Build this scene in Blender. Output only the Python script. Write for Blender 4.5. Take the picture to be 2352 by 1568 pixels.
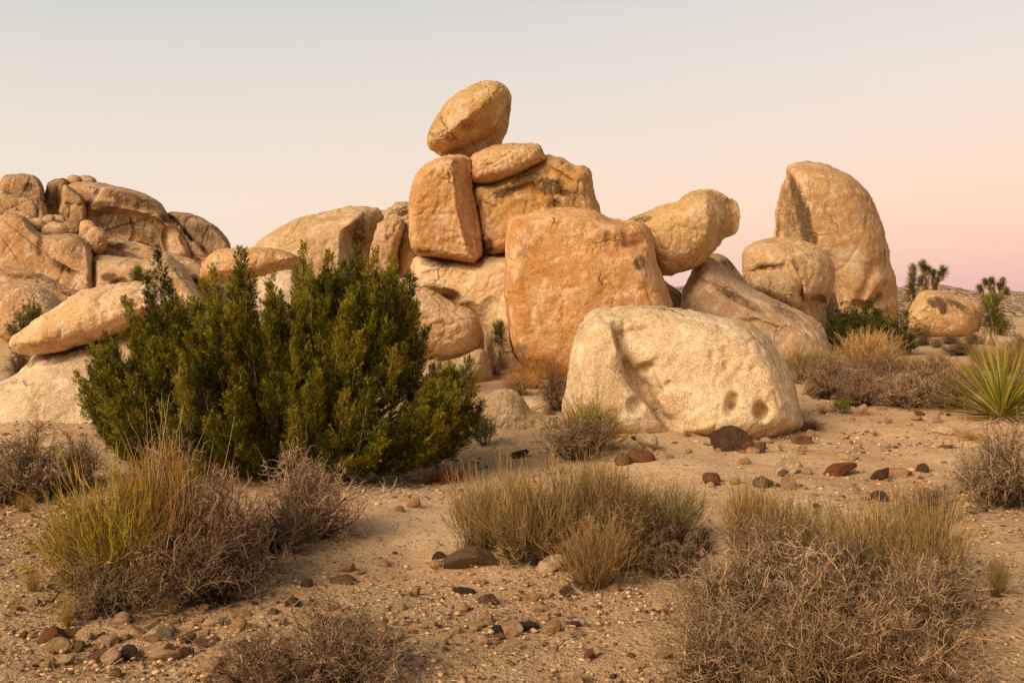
import bpy, math, random
import numpy as np
from math import radians, sin, cos, pi

# ------------------------------------------------------------------ scene, camera, sky, sun
for o in list(bpy.data.objects):
    bpy.data.objects.remove(o)
SC = bpy.context.scene
COL = SC.collection
F = 2070.0                      # focal length in photo pixels (2352 wide)
CX, CY, HZ = 1176.0, 784.0, 700.0
PITCH = math.atan((CY - HZ) / F)
CAMZ = 1.7
cam_data = bpy.data.cameras.new("camera")
cam_data.sensor_width = 36.0
cam_data.lens = 36.0 * F / 2352.0
cam_data.clip_start = 0.05
cam_data.clip_end = 5000
cam = bpy.data.objects.new("camera", cam_data)
COL.objects.link(cam)
cam.location = (0, 0, CAMZ)
cam.rotation_euler = (pi / 2 - PITCH, 0, 0)
SC.camera = cam
SC.view_settings.view_transform = 'Standard'
SC.view_settings.look = 'None'
SC.view_settings.exposure = 0.0
SC.view_settings.gamma = 1.0
SC.render.resolution_x = 1024
SC.render.resolution_y = 682

SUN_ROT = (radians(56), 0, radians(-50))
sl = bpy.data.lights.new("sun", 'SUN')
sl.energy = 5.0
sl.angle = radians(38)
sl.color = (1.0, 0.76, 0.50)
sun = bpy.data.objects.new("sun", sl)
COL.objects.link(sun)
sun.rotation_euler = SUN_ROT

world = bpy.data.worlds.new("World")
SC.world = world
world.use_nodes = True
wt = world.node_tree
wt.nodes.clear()
WN = wt.nodes.new
WL = wt.links.new
def srgb(*c):
    return tuple((v / 255 / 12.92) if v / 255 <= 0.04045 else ((v / 255 + 0.055) / 1.055) ** 2.4 for v in c)
def ramp(nt, stops, interp='LINEAR'):
    r = nt.nodes.new('ShaderNodeValToRGB')
    r.color_ramp.interpolation = interp
    el = r.color_ramp.elements
    while len(el) > 1:
        el.remove(el[-1])
    el[0].position = stops[0][0]
    el[0].color = tuple(stops[0][1]) + (1,)
    for p, c in stops[1:]:
        e = el.new(p)
        e.color = tuple(c) + (1,)
    return r
tc = WN('ShaderNodeTexCoord')
sep = WN('ShaderNodeSeparateXYZ')
WL(tc.outputs['Generated'], sep.inputs[0])
# dusk sky: elevation gradients for the left, the right (twilight arch) and the sunset side behind the viewer
left = ramp(wt, [(0.0, srgb(247, 222, 200)), (0.10, srgb(247, 228, 210)), (0.17, srgb(238, 225, 212)), (0.24, srgb(226, 219, 210)),
                 (0.31, srgb(209, 210, 208)), (0.5, srgb(122, 131, 141)), (1.0, srgb(70, 83, 102))])
right = ramp(wt, [(0.0, srgb(232, 178, 182)), (0.025, srgb(242, 190, 184)), (0.055, srgb(252, 204, 184)), (0.10, srgb(255, 218, 192)), (0.17, srgb(248, 224, 208)),
                  (0.24, srgb(238, 225, 215)), (0.31, srgb(228, 220, 214)), (0.5, srgb(125, 133, 141)), (1.0, srgb(70, 83, 102))])
back = ramp(wt, [(0.0, (1.0, 0.56, 0.28)), (0.15, (0.95, 0.62, 0.36)), (0.4, (0.42, 0.38, 0.32)), (1.0, srgb(78, 92, 112))])
for r in (left, right, back):
    WL(sep.outputs['Z'], r.inputs[0])
mr = WN('ShaderNodeMapRange'); mr.inputs[1].default_value = -0.42; mr.inputs[2].default_value = 0.46
WL(sep.outputs['X'], mr.inputs[0])
m1 = WN('ShaderNodeMix'); m1.data_type = 'RGBA'
WL(mr.outputs[0], m1.inputs['Factor']); WL(left.outputs[0], m1.inputs['A']); WL(right.outputs[0], m1.inputs['B'])
mb = WN('ShaderNodeMapRange'); mb.inputs[1].default_value = 0.45; mb.inputs[2].default_value = -0.55
mb.interpolation_type = 'SMOOTHSTEP'
WL(sep.outputs['Y'], mb.inputs[0])
m2 = WN('ShaderNodeMix'); m2.data_type = 'RGBA'
WL(mb.outputs[0], m2.inputs['Factor']); WL(m1.outputs['Result'], m2.inputs['A']); WL(back.outputs[0], m2.inputs['B'])
sky = WN('ShaderNodeTexSky'); sky.sky_type = 'NISHITA'; sky.sun_disc = False
sky.sun_elevation = radians(3); sky.sun_rotation = radians(230)
sm = WN('ShaderNodeMix'); sm.data_type = 'RGBA'; sm.inputs['Factor'].default_value = 0.01
WL(m2.outputs['Result'], sm.inputs['A']); WL(sky.outputs[0], sm.inputs['B'])
bg = WN('ShaderNodeBackground'); bg.inputs['Strength'].default_value = 1.0
WL(sm.outputs['Result'], bg.inputs[0])
wo = WN('ShaderNodeOutputWorld')
WL(bg.outputs[0], wo.inputs[0])

# ------------------------------------------------------------------ helpers
def unit(v): return v / np.maximum(np.linalg.norm(v, axis=-1, keepdims=True), 1e-9)
def P(px, py, Y):
    """world point(s) seen at photo pixel (px,py) at world distance Y"""
    a = (np.asarray(px, float) - CX) / F
    b = -(np.asarray(py, float) - CY) / F
    dx = a
    dy = cos(PITCH) + b * sin(PITCH)
    dz = -sin(PITCH) + b * cos(PITCH)
    t = Y / dy
    return np.stack(np.broadcast_arrays(dx * t, Y * np.ones_like(t), CAMZ + dz * t), -1)
def PX(v):
    """inverse: world points (N,3) -> photo pixels"""
    d = v - np.array([0, 0, CAMZ])
    fw = d[:, 1] * cos(PITCH) - d[:, 2] * sin(PITCH)
    up = d[:, 1] * sin(PITCH) + d[:, 2] * cos(PITCH)
    return CX + F * d[:, 0] / fw, CY - F * up / fw

_rt = np.random.RandomState(7).rand(4096)
def vnoise(p):
    """value noise in [-1,1], p (N,3)"""
    i = np.floor(p).astype(np.int64)
    f = p - i
    f = f * f * f * (f * (f * 6 - 15) + 10)
    out = np.zeros(len(p))
    for dx in (0, 1):
        wx = f[:, 0] if dx else 1 - f[:, 0]
        for dy in (0, 1):
            wy = f[:, 1] if dy else 1 - f[:, 1]
            for dz in (0, 1):
                wz = f[:, 2] if dz else 1 - f[:, 2]
                h = ((i[:, 0] + dx) * 73856093 ^ (i[:, 1] + dy) * 19349663 ^ (i[:, 2] + dz) * 83492791) & 0x7fffffff
                h = (h ^ (h >> 13)) * 1274126177 & 0x7fffffff
                out += wx * wy * wz * _rt[(h >> 7) & 4095]
    return out * 2 - 1
def fbm(p, octv=4, gain=0.5):
    a, s, o = 1.0, 0.0, np.zeros(len(p))
    for k in range(octv):
        o += a * vnoise(p * (2.03 ** k) + 17.3 * k)
        s += a
        a *= gain
    return o / s

def gz(x, y):
    """ground height"""
    x = np.asarray(x, float); y = np.asarray(y, float)
    z = 0.025 * np.sin(x * 0.9 + 0.6 * y) + 0.02 * np.sin(1.7 * y - 0.8 * x + 1) + 0.012 * np.sin(3.1 * x + 2.3 * y)
    z = z * np.clip(y / 6, 0.3, 1.6)
    def mound(cx, cy, rx, ry, h):
        q = ((x - cx) / rx) ** 2 + ((y - cy) / ry) ** 2
        return h * np.exp(-q * 1.3)
    z = z + mound(-22, 47, 13, 12, 4.5) + mound(-7, 33, 6, 6, 1.3) + mound(-3.6, 5.6, 1.6, 2.2, 0.07)
    return z
def gp(px, py):
    """ground point under photo pixel"""
    Y = 6.0
    for _ in range(40):
        a = P(px, py, 1.0); d = a - np.array([0, 0, CAMZ])
        p = P(px, py, Y)
        Y = Y + 0.6 * ((float(gz(p[0], Y)) - CAMZ) / d[2] - Y)
    p = P(px, py, Y)
    return np.array([p[0], Y, float(gz(p[0], Y))])

def new_mesh(name, V, faces=None, tris=None, quads=None, attrs=None, smooth=False):
    V = np.ascontiguousarray(V, dtype=np.float32)
    me = bpy.data.meshes.new(name)
    me.vertices.add(len(V)); me.vertices.foreach_set('co', V.ravel())
    idx, starts, tot = [], [], 0
    for A, k in ((tris, 3), (quads, 4)):
        if A is not None and len(A):
            A = np.asarray(A, dtype=np.int32)
            idx.append(A.ravel()); starts.append(tot + np.arange(len(A), dtype=np.int32) * k); tot += A.size
    idx = np.concatenate(idx); starts = np.concatenate(starts)
    me.loops.add(len(idx)); me.loops.foreach_set('vertex_index', idx.astype(np.int32))
    me.polygons.add(len(starts)); me.polygons.foreach_set('loop_start', starts.astype(np.int32))
    if smooth:
        me.polygons.foreach_set('use_smooth', np.ones(len(starts), dtype=bool))
    me.update(calc_edges=True)
    me.validate()
    for k, a in (attrs or {}).items():
        at = me.attributes.new(k, 'FLOAT', 'POINT')
        at.data.foreach_set('value', np.ascontiguousarray(a, dtype=np.float32))
    return me
def link(name, me, mat=None, parent=None, loc=None, color=None):
    o = bpy.data.objects.new(name, me)
    COL.objects.link(o)
    if mat is not None and me is not None and not me.materials:
        me.materials.append(mat)
    if parent is not None: o.parent = parent
    if loc is not None: o.location = loc
    if color is not None: o.color = tuple(color) + (1,)
    return o
def tag(o, label=None, cat=None, group=None, kind=None):
    if label: o['label'] = label
    if cat: o['category'] = cat
    if group: o['group'] = group
    if kind: o['kind'] = kind
    return o
def empty(name, loc, rz=0.0, scale=(1, 1, 1)):
    o = bpy.data.objects.new(name, None); COL.objects.link(o)
    o.location = loc; o.rotation_euler = (0, 0, rz); o.scale = scale
    o.empty_display_size = 0.1
    return o
def copy_tree(o, parent=None):
    c = o.copy(); COL.objects.link(c)
    if parent is not None: c.parent = parent
    for ch in [x for x in o.children]:
        copy_tree(ch, c)
    return c

# ------------------------------------------------------------------ materials
def mat_new(name):
    m = bpy.data.materials.new(name); m.use_nodes = True
    nt = m.node_tree; nt.nodes.clear()
    out = nt.nodes.new('ShaderNodeOutputMaterial')
    b = nt.nodes.new('ShaderNodeBsdfPrincipled')
    nt.links.new(b.outputs[0], out.inputs[0])
    b.inputs['Roughness'].default_value = 0.9
    b.inputs['Specular IOR Level'].default_value = 0.15
    return m, nt, b
def nd(nt, t, **kw):
    n = nt.nodes.new(t)
    for k, v in kw.items():
        if k.startswith('i_'):
            n.inputs[k[2:].replace('_', ' ')].default_value = v
        else:
            setattr(n, k, v)
    return n
def noise(nt, vec, scale, detail=4, rough=0.55, dist=0.0):
    n = nd(nt, 'ShaderNodeTexNoise'); n.inputs['Scale'].default_value = scale
    n.inputs['Detail'].default_value = detail; n.inputs['Roughness'].default_value = rough
    n.inputs['Distortion'].default_value = dist
    if vec is not None: nt.links.new(vec, n.inputs['Vector'])
    return n.outputs['Fac']
def mapr(nt, v, a, b, c=0.0, d=1.0, smooth=False):
    n = nd(nt, 'ShaderNodeMapRange')
    if smooth: n.interpolation_type = 'SMOOTHSTEP'
    for i, x in zip((1, 2, 3, 4), (a, b, c, d)): n.inputs[i].default_value = x
    nt.links.new(v, n.inputs[0]); return n.outputs[0]
def math_(nt, op, a, b=None):
    n = nd(nt, 'ShaderNodeMath', operation=op)
    for i, x in ((0, a), (1, b)):
        if x is None: continue
        if isinstance(x, (int, float)): n.inputs[i].default_value = x
        else: nt.links.new(x, n.inputs[i])
    return n.outputs[0]
def mixc(nt, fac, a, b, blend='MIX'):
    n = nd(nt, 'ShaderNodeMix', data_type='RGBA', blend_type=blend)
    for key, x in (('Factor', fac), ('A', a), ('B', b)):
        if isinstance(x, (int, float)): n.inputs[key].default_value = x
        elif isinstance(x, tuple): n.inputs[key].default_value = x + ((1,) if len(x) == 3 else ())
        else: nt.links.new(x, n.inputs[key])
    return n.outputs['Result']
def grey(nt, v):
    n = nd(nt, 'ShaderNodeCombineColor')
    for i in range(3): nt.links.new(v, n.inputs[i])
    return n.outputs[0]

def rock_material(name, grain=1.0, speck=0.35, varnish=0.0, relief=1.0):
    m, nt, b = mat_new(name)
    L = nt.links.new
    geo = nd(nt, 'ShaderNodeNewGeometry'); pos = geo.outputs['Position']
    oi = nd(nt, 'ShaderNodeObjectInfo'); base = oi.outputs['Color']
    sat = nd(nt, 'ShaderNodeHueSaturation'); sat.inputs['Saturation'].default_value = 1.15; sat.inputs['Value'].default_value = 0.80
    sat.inputs['Hue'].default_value = 0.494
    L(base, sat.inputs['Color'])
    pale = nd(nt, 'ShaderNodeHueSaturation'); pale.inputs['Saturation'].default_value = 0.72; pale.inputs['Value'].default_value = 1.22
    L(base, pale.inputs['Color'])
    n1 = noise(nt, pos, 0.55, 5, 0.6, 0.6)
    n2 = noise(nt, pos, 2.3, 6, 0.62, 0.3)
    n3 = noise(nt, pos, 9.0, 5, 0.65)
    c = mixc(nt, mapr(nt, n1, 0.40, 0.62, smooth=True), base, sat.outputs[0])
    c = mixc(nt, mapr(nt, n2, 0.46, 0.66, 0, 0.95, True), c, pale.outputs[0])
    c = mixc(nt, mapr(nt, n3, 0.38, 0.66, 0.0, 0.65), c, sat.outputs[0])
    # granite grain
    vo = nd(nt, 'ShaderNodeTexVoronoi', feature='F1'); vo.inputs['Scale'].default_value = 34 * grain
    L(pos, vo.inputs['Vector'])
    sc_ = nd(nt, 'ShaderNodeSeparateColor'); L(vo.outputs['Color'], sc_.inputs[0])
    g = mapr(nt, sc_.outputs[0], 0.0, 1.0, 1 - speck, 1 + speck * 0.8)
    fine = noise(nt, pos, 60 * grain, 3, 0.7)
    g2 = math_(nt, 'MULTIPLY', g, mapr(nt, fine, 0.3, 0.7, 1 - speck * 0.7, 1 + speck * 0.7))
    c = mixc(nt, 1.0, c, grey(nt, g2), 'MULTIPLY')
    # vertical water streaks / desert varnish
    mp = nd(nt, 'ShaderNodeMapping'); mp.inputs['Scale'].default_value = (2.6, 2.6, 0.45); L(pos, mp.inputs[0])
    st = noise(nt, mp.outputs[0], 1.0, 6, 0.65, 0.4)
    vf = mapr(nt, st, 0.58, 0.78, 0.0, 0.30 + varnish, True)
    c = mixc(nt, vf, c, (0.13, 0.085, 0.05))
    # stains with a shape of their own
    smp = nd(nt, 'ShaderNodeMapping'); smp.inputs['Scale'].default_value = (1.5, 1.5, 0.55); L(pos, smp.inputs[0])
    at = nd(nt, 'ShaderNodeAttribute', attribute_name='stain')
    sn = math_(nt, 'MULTIPLY', at.outputs['Fac'], mapr(nt, math_(nt, 'ADD', math_(nt, 'MULTIPLY', noise(nt, smp.outputs[0], 2.2, 7, 0.72, 0.3), 0.6), math_(nt, 'MULTIPLY', n3, 0.4)), 0.36, 0.60, 0.1, 1.25))
    sn = mapr(nt, sn, 0.06, 0.62, 0, 0.88)
    c = mixc(nt, sn, c, (0.085, 0.052, 0.028))
    at2 = nd(nt, 'ShaderNodeAttribute', attribute_name='pale')
    pn = mapr(nt, math_(nt, 'MULTIPLY', at2.outputs['Fac'], mapr(nt, n2, 0.3, 0.6, 0.5, 1.2)), 0.1, 0.9, 0, 0.8, True)
    c = mixc(nt, pn, c, (0.62, 0.50, 0.36))
    # cracks
    cw = noise(nt, pos, 1.1, 3, 0.6)
    vc = nd(nt, 'ShaderNodeVectorMath', operation='ADD')
    cn = nd(nt, 'ShaderNodeTexNoise'); cn.inputs['Scale'].default_value = 1.3; cn.inputs['Detail'].default_value = 4; L(pos, cn.inputs['Vector'])
    sv = nd(nt, 'ShaderNodeVectorMath', operation='SCALE'); sv.inputs['Scale'].default_value = 1.3; L(cn.outputs['Color'], sv.inputs[0])
    L(pos, vc.inputs[0]); L(sv.outputs[0], vc.inputs[1])
    v2 = nd(nt, 'ShaderNodeTexVoronoi', feature='DISTANCE_TO_EDGE'); v2.inputs['Scale'].default_value = 0.42; L(vc.outputs[0], v2.inputs['Vector'])
    ck = math_(nt, 'MULTIPLY', mapr(nt, v2.outputs['Distance'], 0.0, 0.016, 1, 0), mapr(nt, noise(nt, pos, 0.7, 3), 0.50, 0.64, 0, 1))
    c = mixc(nt, math_(nt, 'MULTIPLY', ck, 0.5), c, (0.10, 0.065, 0.04))
    L(c, b.inputs['Base Color'])
    # relief
    h = math_(nt, 'MULTIPLY', n2, 0.22)
    h = math_(nt, 'ADD', h, math_(nt, 'MULTIPLY', n3, 0.28 * relief))
    h = math_(nt, 'ADD', h, math_(nt, 'MULTIPLY', noise(nt, pos, 26, 4, 0.7), 0.12 * relief))
    h = math_(nt, 'ADD', h, math_(nt, 'MULTIPLY', fine, 0.02 * (1 + speck)))
    h = math_(nt, 'SUBTRACT', h, math_(nt, 'MULTIPLY', ck, 0.3))
    bp = nd(nt, 'ShaderNodeBump'); bp.inputs['Strength'].default_value = 0.75; bp.inputs['Distance'].default_value = 0.22
    L(h, bp.inputs['Height']); L(bp.outputs[0], b.inputs['Normal'])
    b.inputs['Roughness'].default_value = 0.95
    b.inputs['Specular IOR Level'].default_value = 0.08
    return m
M_ROCK = rock_material('weathered_granite', 1.1, 0.20)
M_ROCKF = rock_material('coarse_granite', 2.8, 0.40, 0.0, 0.5)
M_ROCKV = rock_material('varnished_granite', 0.7, 0.2, 0.30)

def stone_material():
    m, nt, b = mat_new('loose_stone')
    L = nt.links.new
    tcn = nd(nt, 'ShaderNodeTexCoord'); oi = nd(nt, 'ShaderNodeObjectInfo')
    ad = nd(nt, 'ShaderNodeVectorMath', operation='ADD')
    L(tcn.outputs['Object'], ad.inputs[0])
    cv = nd(nt, 'ShaderNodeCombineXYZ'); r = math_(nt, 'MULTIPLY', oi.outputs['Random'], 50.0)
    for i in range(3): L(r, cv.inputs[i])
    L(cv.outputs[0], ad.inputs[1])
    v = ad.outputs[0]
    n1 = noise(nt, v, 2.2, 6, 0.65, 0.6); n2 = noise(nt, v, 9, 5, 0.7)
    lt = nd(nt, 'ShaderNodeHueSaturation'); lt.inputs['Value'].default_value = 1.25; lt.inputs['Saturation'].default_value = 0.95; L(oi.outputs['Color'], lt.inputs['Color'])
    dk = nd(nt, 'ShaderNodeHueSaturation'); dk.inputs['Value'].default_value = 0.55; dk.inputs['Saturation'].default_value = 1.1; L(oi.outputs['Color'], dk.inputs['Color'])
    c = mixc(nt, mapr(nt, n1, 0.35, 0.65), dk.outputs[0], lt.outputs[0])
    c = mixc(nt, mapr(nt, n2, 0.3, 0.7, 0, 0.6), c, oi.outputs['Color'])
    # sand dusting on the underside and the flats
    L(c, b.inputs['Base Color'])
    bp = nd(nt, 'ShaderNodeBump'); bp.inputs['Strength'].default_value = 0.7; bp.inputs['Distance'].default_value = 0.25
    L(math_(nt, 'ADD', n1, math_(nt, 'MULTIPLY', n2, 0.35)), bp.inputs['Height']); L(bp.outputs[0], b.inputs['Normal'])
    b.inputs['Roughness'].default_value = 0.8
    b.inputs['Specular IOR Level'].default_value = 0.25
    return m
M_STONE = stone_material()

def ground_material():
    m, nt, b = mat_new('desert_sand')
    L = nt.links.new
    geo = nd(nt, 'ShaderNodeNewGeometry'); pos = geo.outputs['Position']
    ga = nd(nt, 'ShaderNodeAttribute', attribute_name='gravel').outputs['Fac']
    n0 = noise(nt, pos, 0.35, 5, 0.6, 0.5)
    n1 = noise(nt, pos, 1.9, 6, 0.62, 0.4)
    n2 = noise(nt, pos, 11, 5, 0.7)
    sand = mixc(nt, mapr(nt, n1, 0.35, 0.68), (0.52, 0.34, 0.19), (0.76, 0.56, 0.365))
    sand = mixc(nt, mapr(nt, n0, 0.38, 0.62, 0, 0.6), sand, (0.55, 0.345, 0.18))
    sand = mixc(nt, math_(nt, 'MULTIPLY', ga, 0.68), sand, (0.33, 0.20, 0.095))
    out = sand
    bh = math_(nt, 'MULTIPLY', n2, 0.5)
    for sc, lo, amt, hgt in ((26, 0.42, 0.75, 0.9), (62, 0.38, 0.85, 0.5), (140, 0.30, 0.8, 0.25)):
        vo = nd(nt, 'ShaderNodeTexVoronoi', feature='F1'); vo.inputs['Scale'].default_value = sc; L(pos, vo.inputs['Vector'])
        sc2 = nd(nt, 'ShaderNodeSeparateColor'); L(vo.outputs['Color'], sc2.inputs[0])
        rp = ramp(nt, [(0.0, (0.62, 0.46, 0.30)), (0.25, (0.46, 0.27, 0.14)), (0.45, (0.34, 0.18, 0.09)), (0.62, (0.66, 0.52, 0.36)), (0.78, (0.10, 0.065, 0.045)), (0.9, (0.24, 0.15, 0.09)), (1.0, (0.55, 0.36, 0.2))])
        L(sc2.outputs[1], rp.inputs[0])
        here = mapr(nt, math_(nt, 'SUBTRACT', math_(nt, 'ADD', math_(nt, 'MULTIPLY', ga, 0.55), mapr(nt, n1, 0.2, 0.8, -0.12, 0.2)), sc2.outputs[0]), -0.12, -0.02, 0, 1)
        shp = mapr(nt, vo.outputs['Distance'], 0.30, 0.52, 1, 0)
        k = math_(nt, 'MULTIPLY', here, shp)
        out = mixc(nt, math_(nt, 'MULTIPLY', k, amt), out, rp.outputs[0])
        bh = math_(nt, 'ADD', bh, math_(nt, 'MULTIPLY', math_(nt, 'MULTIPLY', here, mapr(nt, vo.outputs['Distance'], 0.0, 0.6, 1, 0)), hgt))
    fs = noise(nt, pos, 220, 2, 0.8)
    out = mixc(nt, 1.0, out, grey(nt, mapr(nt, fs, 0.3, 0.7, 0.78, 1.2)), 'MULTIPLY')
    L(out, b.inputs['Base Color'])
    bp = nd(nt, 'ShaderNodeBump'); bp.inputs['Strength'].default_value = 0.8; bp.inputs['Distance'].default_value = 0.02
    L(bh, bp.inputs['Height']); L(bp.outputs[0], b.inputs['Normal'])
    b.inputs['Roughness'].default_value = 1.0
    b.inputs['Specular IOR Level'].default_value = 0.05
    return m
M_GROUND = ground_material()

def hill_material():
    m, nt, b = mat_new('rubble_hillside')
    L = nt.links.new
    geo = nd(nt, 'ShaderNodeNewGeometry'); pos = geo.outputs['Position']
    vo = nd(nt, 'ShaderNodeTexVoronoi', feature='F1'); vo.inputs['Scale'].default_value = 1.1; L(pos, vo.inputs['Vector'])
    s = nd(nt, 'ShaderNodeSeparateColor'); L(vo.outputs['Color'], s.inputs[0])
    rp = ramp(nt, [(0, (0.22, 0.15, 0.09)), (0.4, (0.48, 0.34, 0.23)), (0.7, (0.36, 0.25, 0.16)), (1, (0.62, 0.46, 0.33))])
    L(s.outputs[0], rp.inputs[0])
    c = mixc(nt, mapr(nt, noise(nt, pos, 0.35, 5), 0.4, 0.65, 0, 0.5), rp.outputs[0], (0.22, 0.16, 0.09))
    L(c, b.inputs['Base Color'])
    bp = nd(nt, 'ShaderNodeBump'); bp.inputs['Strength'].default_value = 1.0; bp.inputs['Distance'].default_value = 0.8
    L(mapr(nt, vo.outputs['Distance'], 0, 0.8, 1, 0), bp.inputs['Height']); L(bp.outputs[0], b.inputs['Normal'])
    return m
M_HILL = hill_material()

def plant_material(name, stops, rough=0.8, transl=0.0):
    m, nt, b = mat_new(name)
    L = nt.links.new
    at = nd(nt, 'ShaderNodeAttribute', attribute_name='tint')
    rp = ramp(nt, stops); L(at.outputs['Fac'], rp.inputs[0])
    oi = nd(nt, 'ShaderNodeObjectInfo')
    c = mixc(nt, 1.0, rp.outputs[0], oi.outputs['Color'], 'MULTIPLY')
    L(c, b.inputs['Base Color'])
    b.inputs['Roughness'].default_value = rough
    b.inputs['Specular IOR Level'].default_value = 0.12
    if transl:
        tr = nd(nt, 'ShaderNodeBsdfTranslucent'); L(c, tr.inputs[0])
        mx = nd(nt, 'ShaderNodeMixShader'); mx.inputs[0].default_value = transl
        L(b.outputs[0], mx.inputs[1]); L(tr.outputs[0], mx.inputs[2])
        out = [n for n in nt.nodes if n.type == 'OUTPUT_MATERIAL'][0]
        L(mx.outputs[0], out.inputs[0])
    return m
M_TWIG = plant_material('dry_twig', [(0, (0.055, 0.035, 0.022)), (0.4, (0.20, 0.145, 0.09)), (0.7, (0.46, 0.35, 0.23)), (1, (0.88, 0.71, 0.50))])
M_BARK = plant_material('grey_bark', [(0, (0.05, 0.035, 0.022)), (0.6, (0.20, 0.14, 0.09)), (1, (0.38, 0.29, 0.2))])
M_JUN = plant_material('juniper_needles', [(0, (0.018, 0.021, 0.003)), (0.42, (0.085, 0.09, 0.009)), (0.8, (0.36, 0.31, 0.024)), (0.93, (0.30, 0.21, 0.03)), (1, (0.24, 0.11, 0.03))], 0.7, 0.18)
M_EPH = plant_material('reed_stem', [(0, (0.12, 0.08, 0.035)), (0.4, (0.30, 0.215, 0.105)), (0.7, (0.55, 0.375, 0.165)), (1, (0.88, 0.63, 0.32))])
M_STRAW = plant_material('straw', [(0, (0.26, 0.16, 0.06)), (0.5, (0.48, 0.33, 0.13)), (1, (0.74, 0.56, 0.30))], 0.8, 0.1)
M_YEL = plant_material('yellow_green_leaf', [(0, (0.16, 0.12, 0.02)), (0.5, (0.46, 0.33, 0.045)), (1, (0.75, 0.54, 0.11))], 0.8, 0.15)
M_LEAF = plant_material('small_green_leaf', [(0, (0.02, 0.026, 0.006)), (0.5, (0.06, 0.07, 0.012)), (1, (0.13, 0.125, 0.02))], 0.7, 0.12)
M_BUD = plant_material('rusty_bud', [(0, (0.09, 0.05, 0.025)), (0.6, (0.22, 0.13, 0.07)), (1, (0.36, 0.23, 0.13))])
M_BLADE = plant_material('stiff_blade', [(0, (0.06, 0.075, 0.015)), (0.5, (0.15, 0.17, 0.035)), (0.85, (0.27, 0.26, 0.06)), (1, (0.55, 0.42, 0.18))], 0.5, 0.08)
M_SKIRT = plant_material('dead_blade', [(0, (0.16, 0.10, 0.05)), (0.5, (0.38, 0.25, 0.12)), (1, (0.66, 0.49, 0.26))])
M_CACT = plant_material('cactus_skin', [(0, (0.02, 0.016, 0.008)), (1, (0.085, 0.07, 0.022))], 0.6)
M_SPINE = plant_material('cactus_spine', [(0, (0.10, 0.05, 0.03)), (1, (0.45, 0.30, 0.20))])
M_PEB = plant_material('pebble', [(0, (0.07, 0.045, 0.03)), (0.2, (0.20, 0.11, 0.06)), (0.45, (0.42, 0.26, 0.14)), (0.7, (0.56, 0.37, 0.205)), (1, (0.66, 0.48, 0.30))])

# ------------------------------------------------------------------ boulders
def zmap(src_x, src_y, s):
    k = 2352 / 2500.0
    return lambda pts: [(src_x * k + x * s * k, src_y * k + y * s * k) for x, y in pts]
Z0 = lambda pts: list(pts)
Z1 = zmap(0, 380, 700 / 1524)
Z2 = zmap(600, 380, 600 / 1517)
Z3 = zmap(900, 160, 800 / 1493)
Z4 = zmap(1350, 360, 900 / 1907)
Z5 = zmap(1850, 600, 650 / 2038)
Z6 = zmap(1380, 740, 580 / 2352)      # front boulder
Z7 = zmap(1880, 380, 340 / 1269)      # tall boulder
Z8 = zmap(1000, 180, 500 / 1568)      # balanced stack

def catmull(pts, n=6, closed=True):
    p = np.array(pts, float); N = len(p); out = []
    for i in range(N if closed else N - 1):
        if closed:
            a, b, c, d = p[(i - 1) % N], p[i], p[(i + 1) % N], p[(i + 2) % N]
        else:
            a, b, c, d = p[max(i - 1, 0)], p[i], p[i + 1], p[min(i + 2, N - 1)]
        for k in range(n):
            t = k / n
            out.append(0.5 * (2 * b + (c - a) * t + (2 * a - 5 * b + 4 * c - d) * t * t + (3 * b - a - 3 * c + d) * t ** 3))
    if not closed: out.append(p[-1])
    return np.array(out)
def seg_dist(X, Y, poly, closed):
    """distance, sign (+ = right hand of travel, y down), arc position to polyline"""
    best = np.full(X.shape, 1e18); sg = np.zeros(X.shape); arc = np.zeros(X.shape)
    n = len(poly); m = n if closed else n - 1
    for i in range(m):
        a = poly[i]; b = poly[(i + 1) % n]; d = b - a; l2 = max(d @ d, 1e-9)
        t = np.clip(((X - a[0]) * d[0] + (Y - a[1]) * d[1]) / l2, 0, 1)
        ex = X - a[0] - t * d[0]; ey = Y - a[1] - t * d[1]
        q = ex * ex + ey * ey
        w = q < best
        best = np.where(w, q, best)
        sg = np.where(w, np.sign(d[0] * (Y - a[1]) - d[1] * (X - a[0])), sg)
        arc = np.where(w, (i + t) / m, arc)
    return np.sqrt(best), sg, arc
def inside(X, Y, poly):
    c = np.zeros(X.shape, bool); n = len(poly)
    for i in range(n):
        x1, y1 = poly[i]; x2, y2 = poly[(i + 1) % n]
        if y1 == y2: continue
        c ^= ((y1 > Y) != (y2 > Y)) & (X < (x2 - x1) * (Y - y1) / (y2 - y1) + x1)
    return c
def blur(A, n):
    for _ in range(n):
        B = np.pad(A, 1, mode='edge')
        A = (B[1:-1, 1:-1] * 2 + B[:-2, 1:-1] + B[2:, 1:-1] + B[1:-1, :-2] + B[1:-1, 2:]) / 6
    return A

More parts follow.
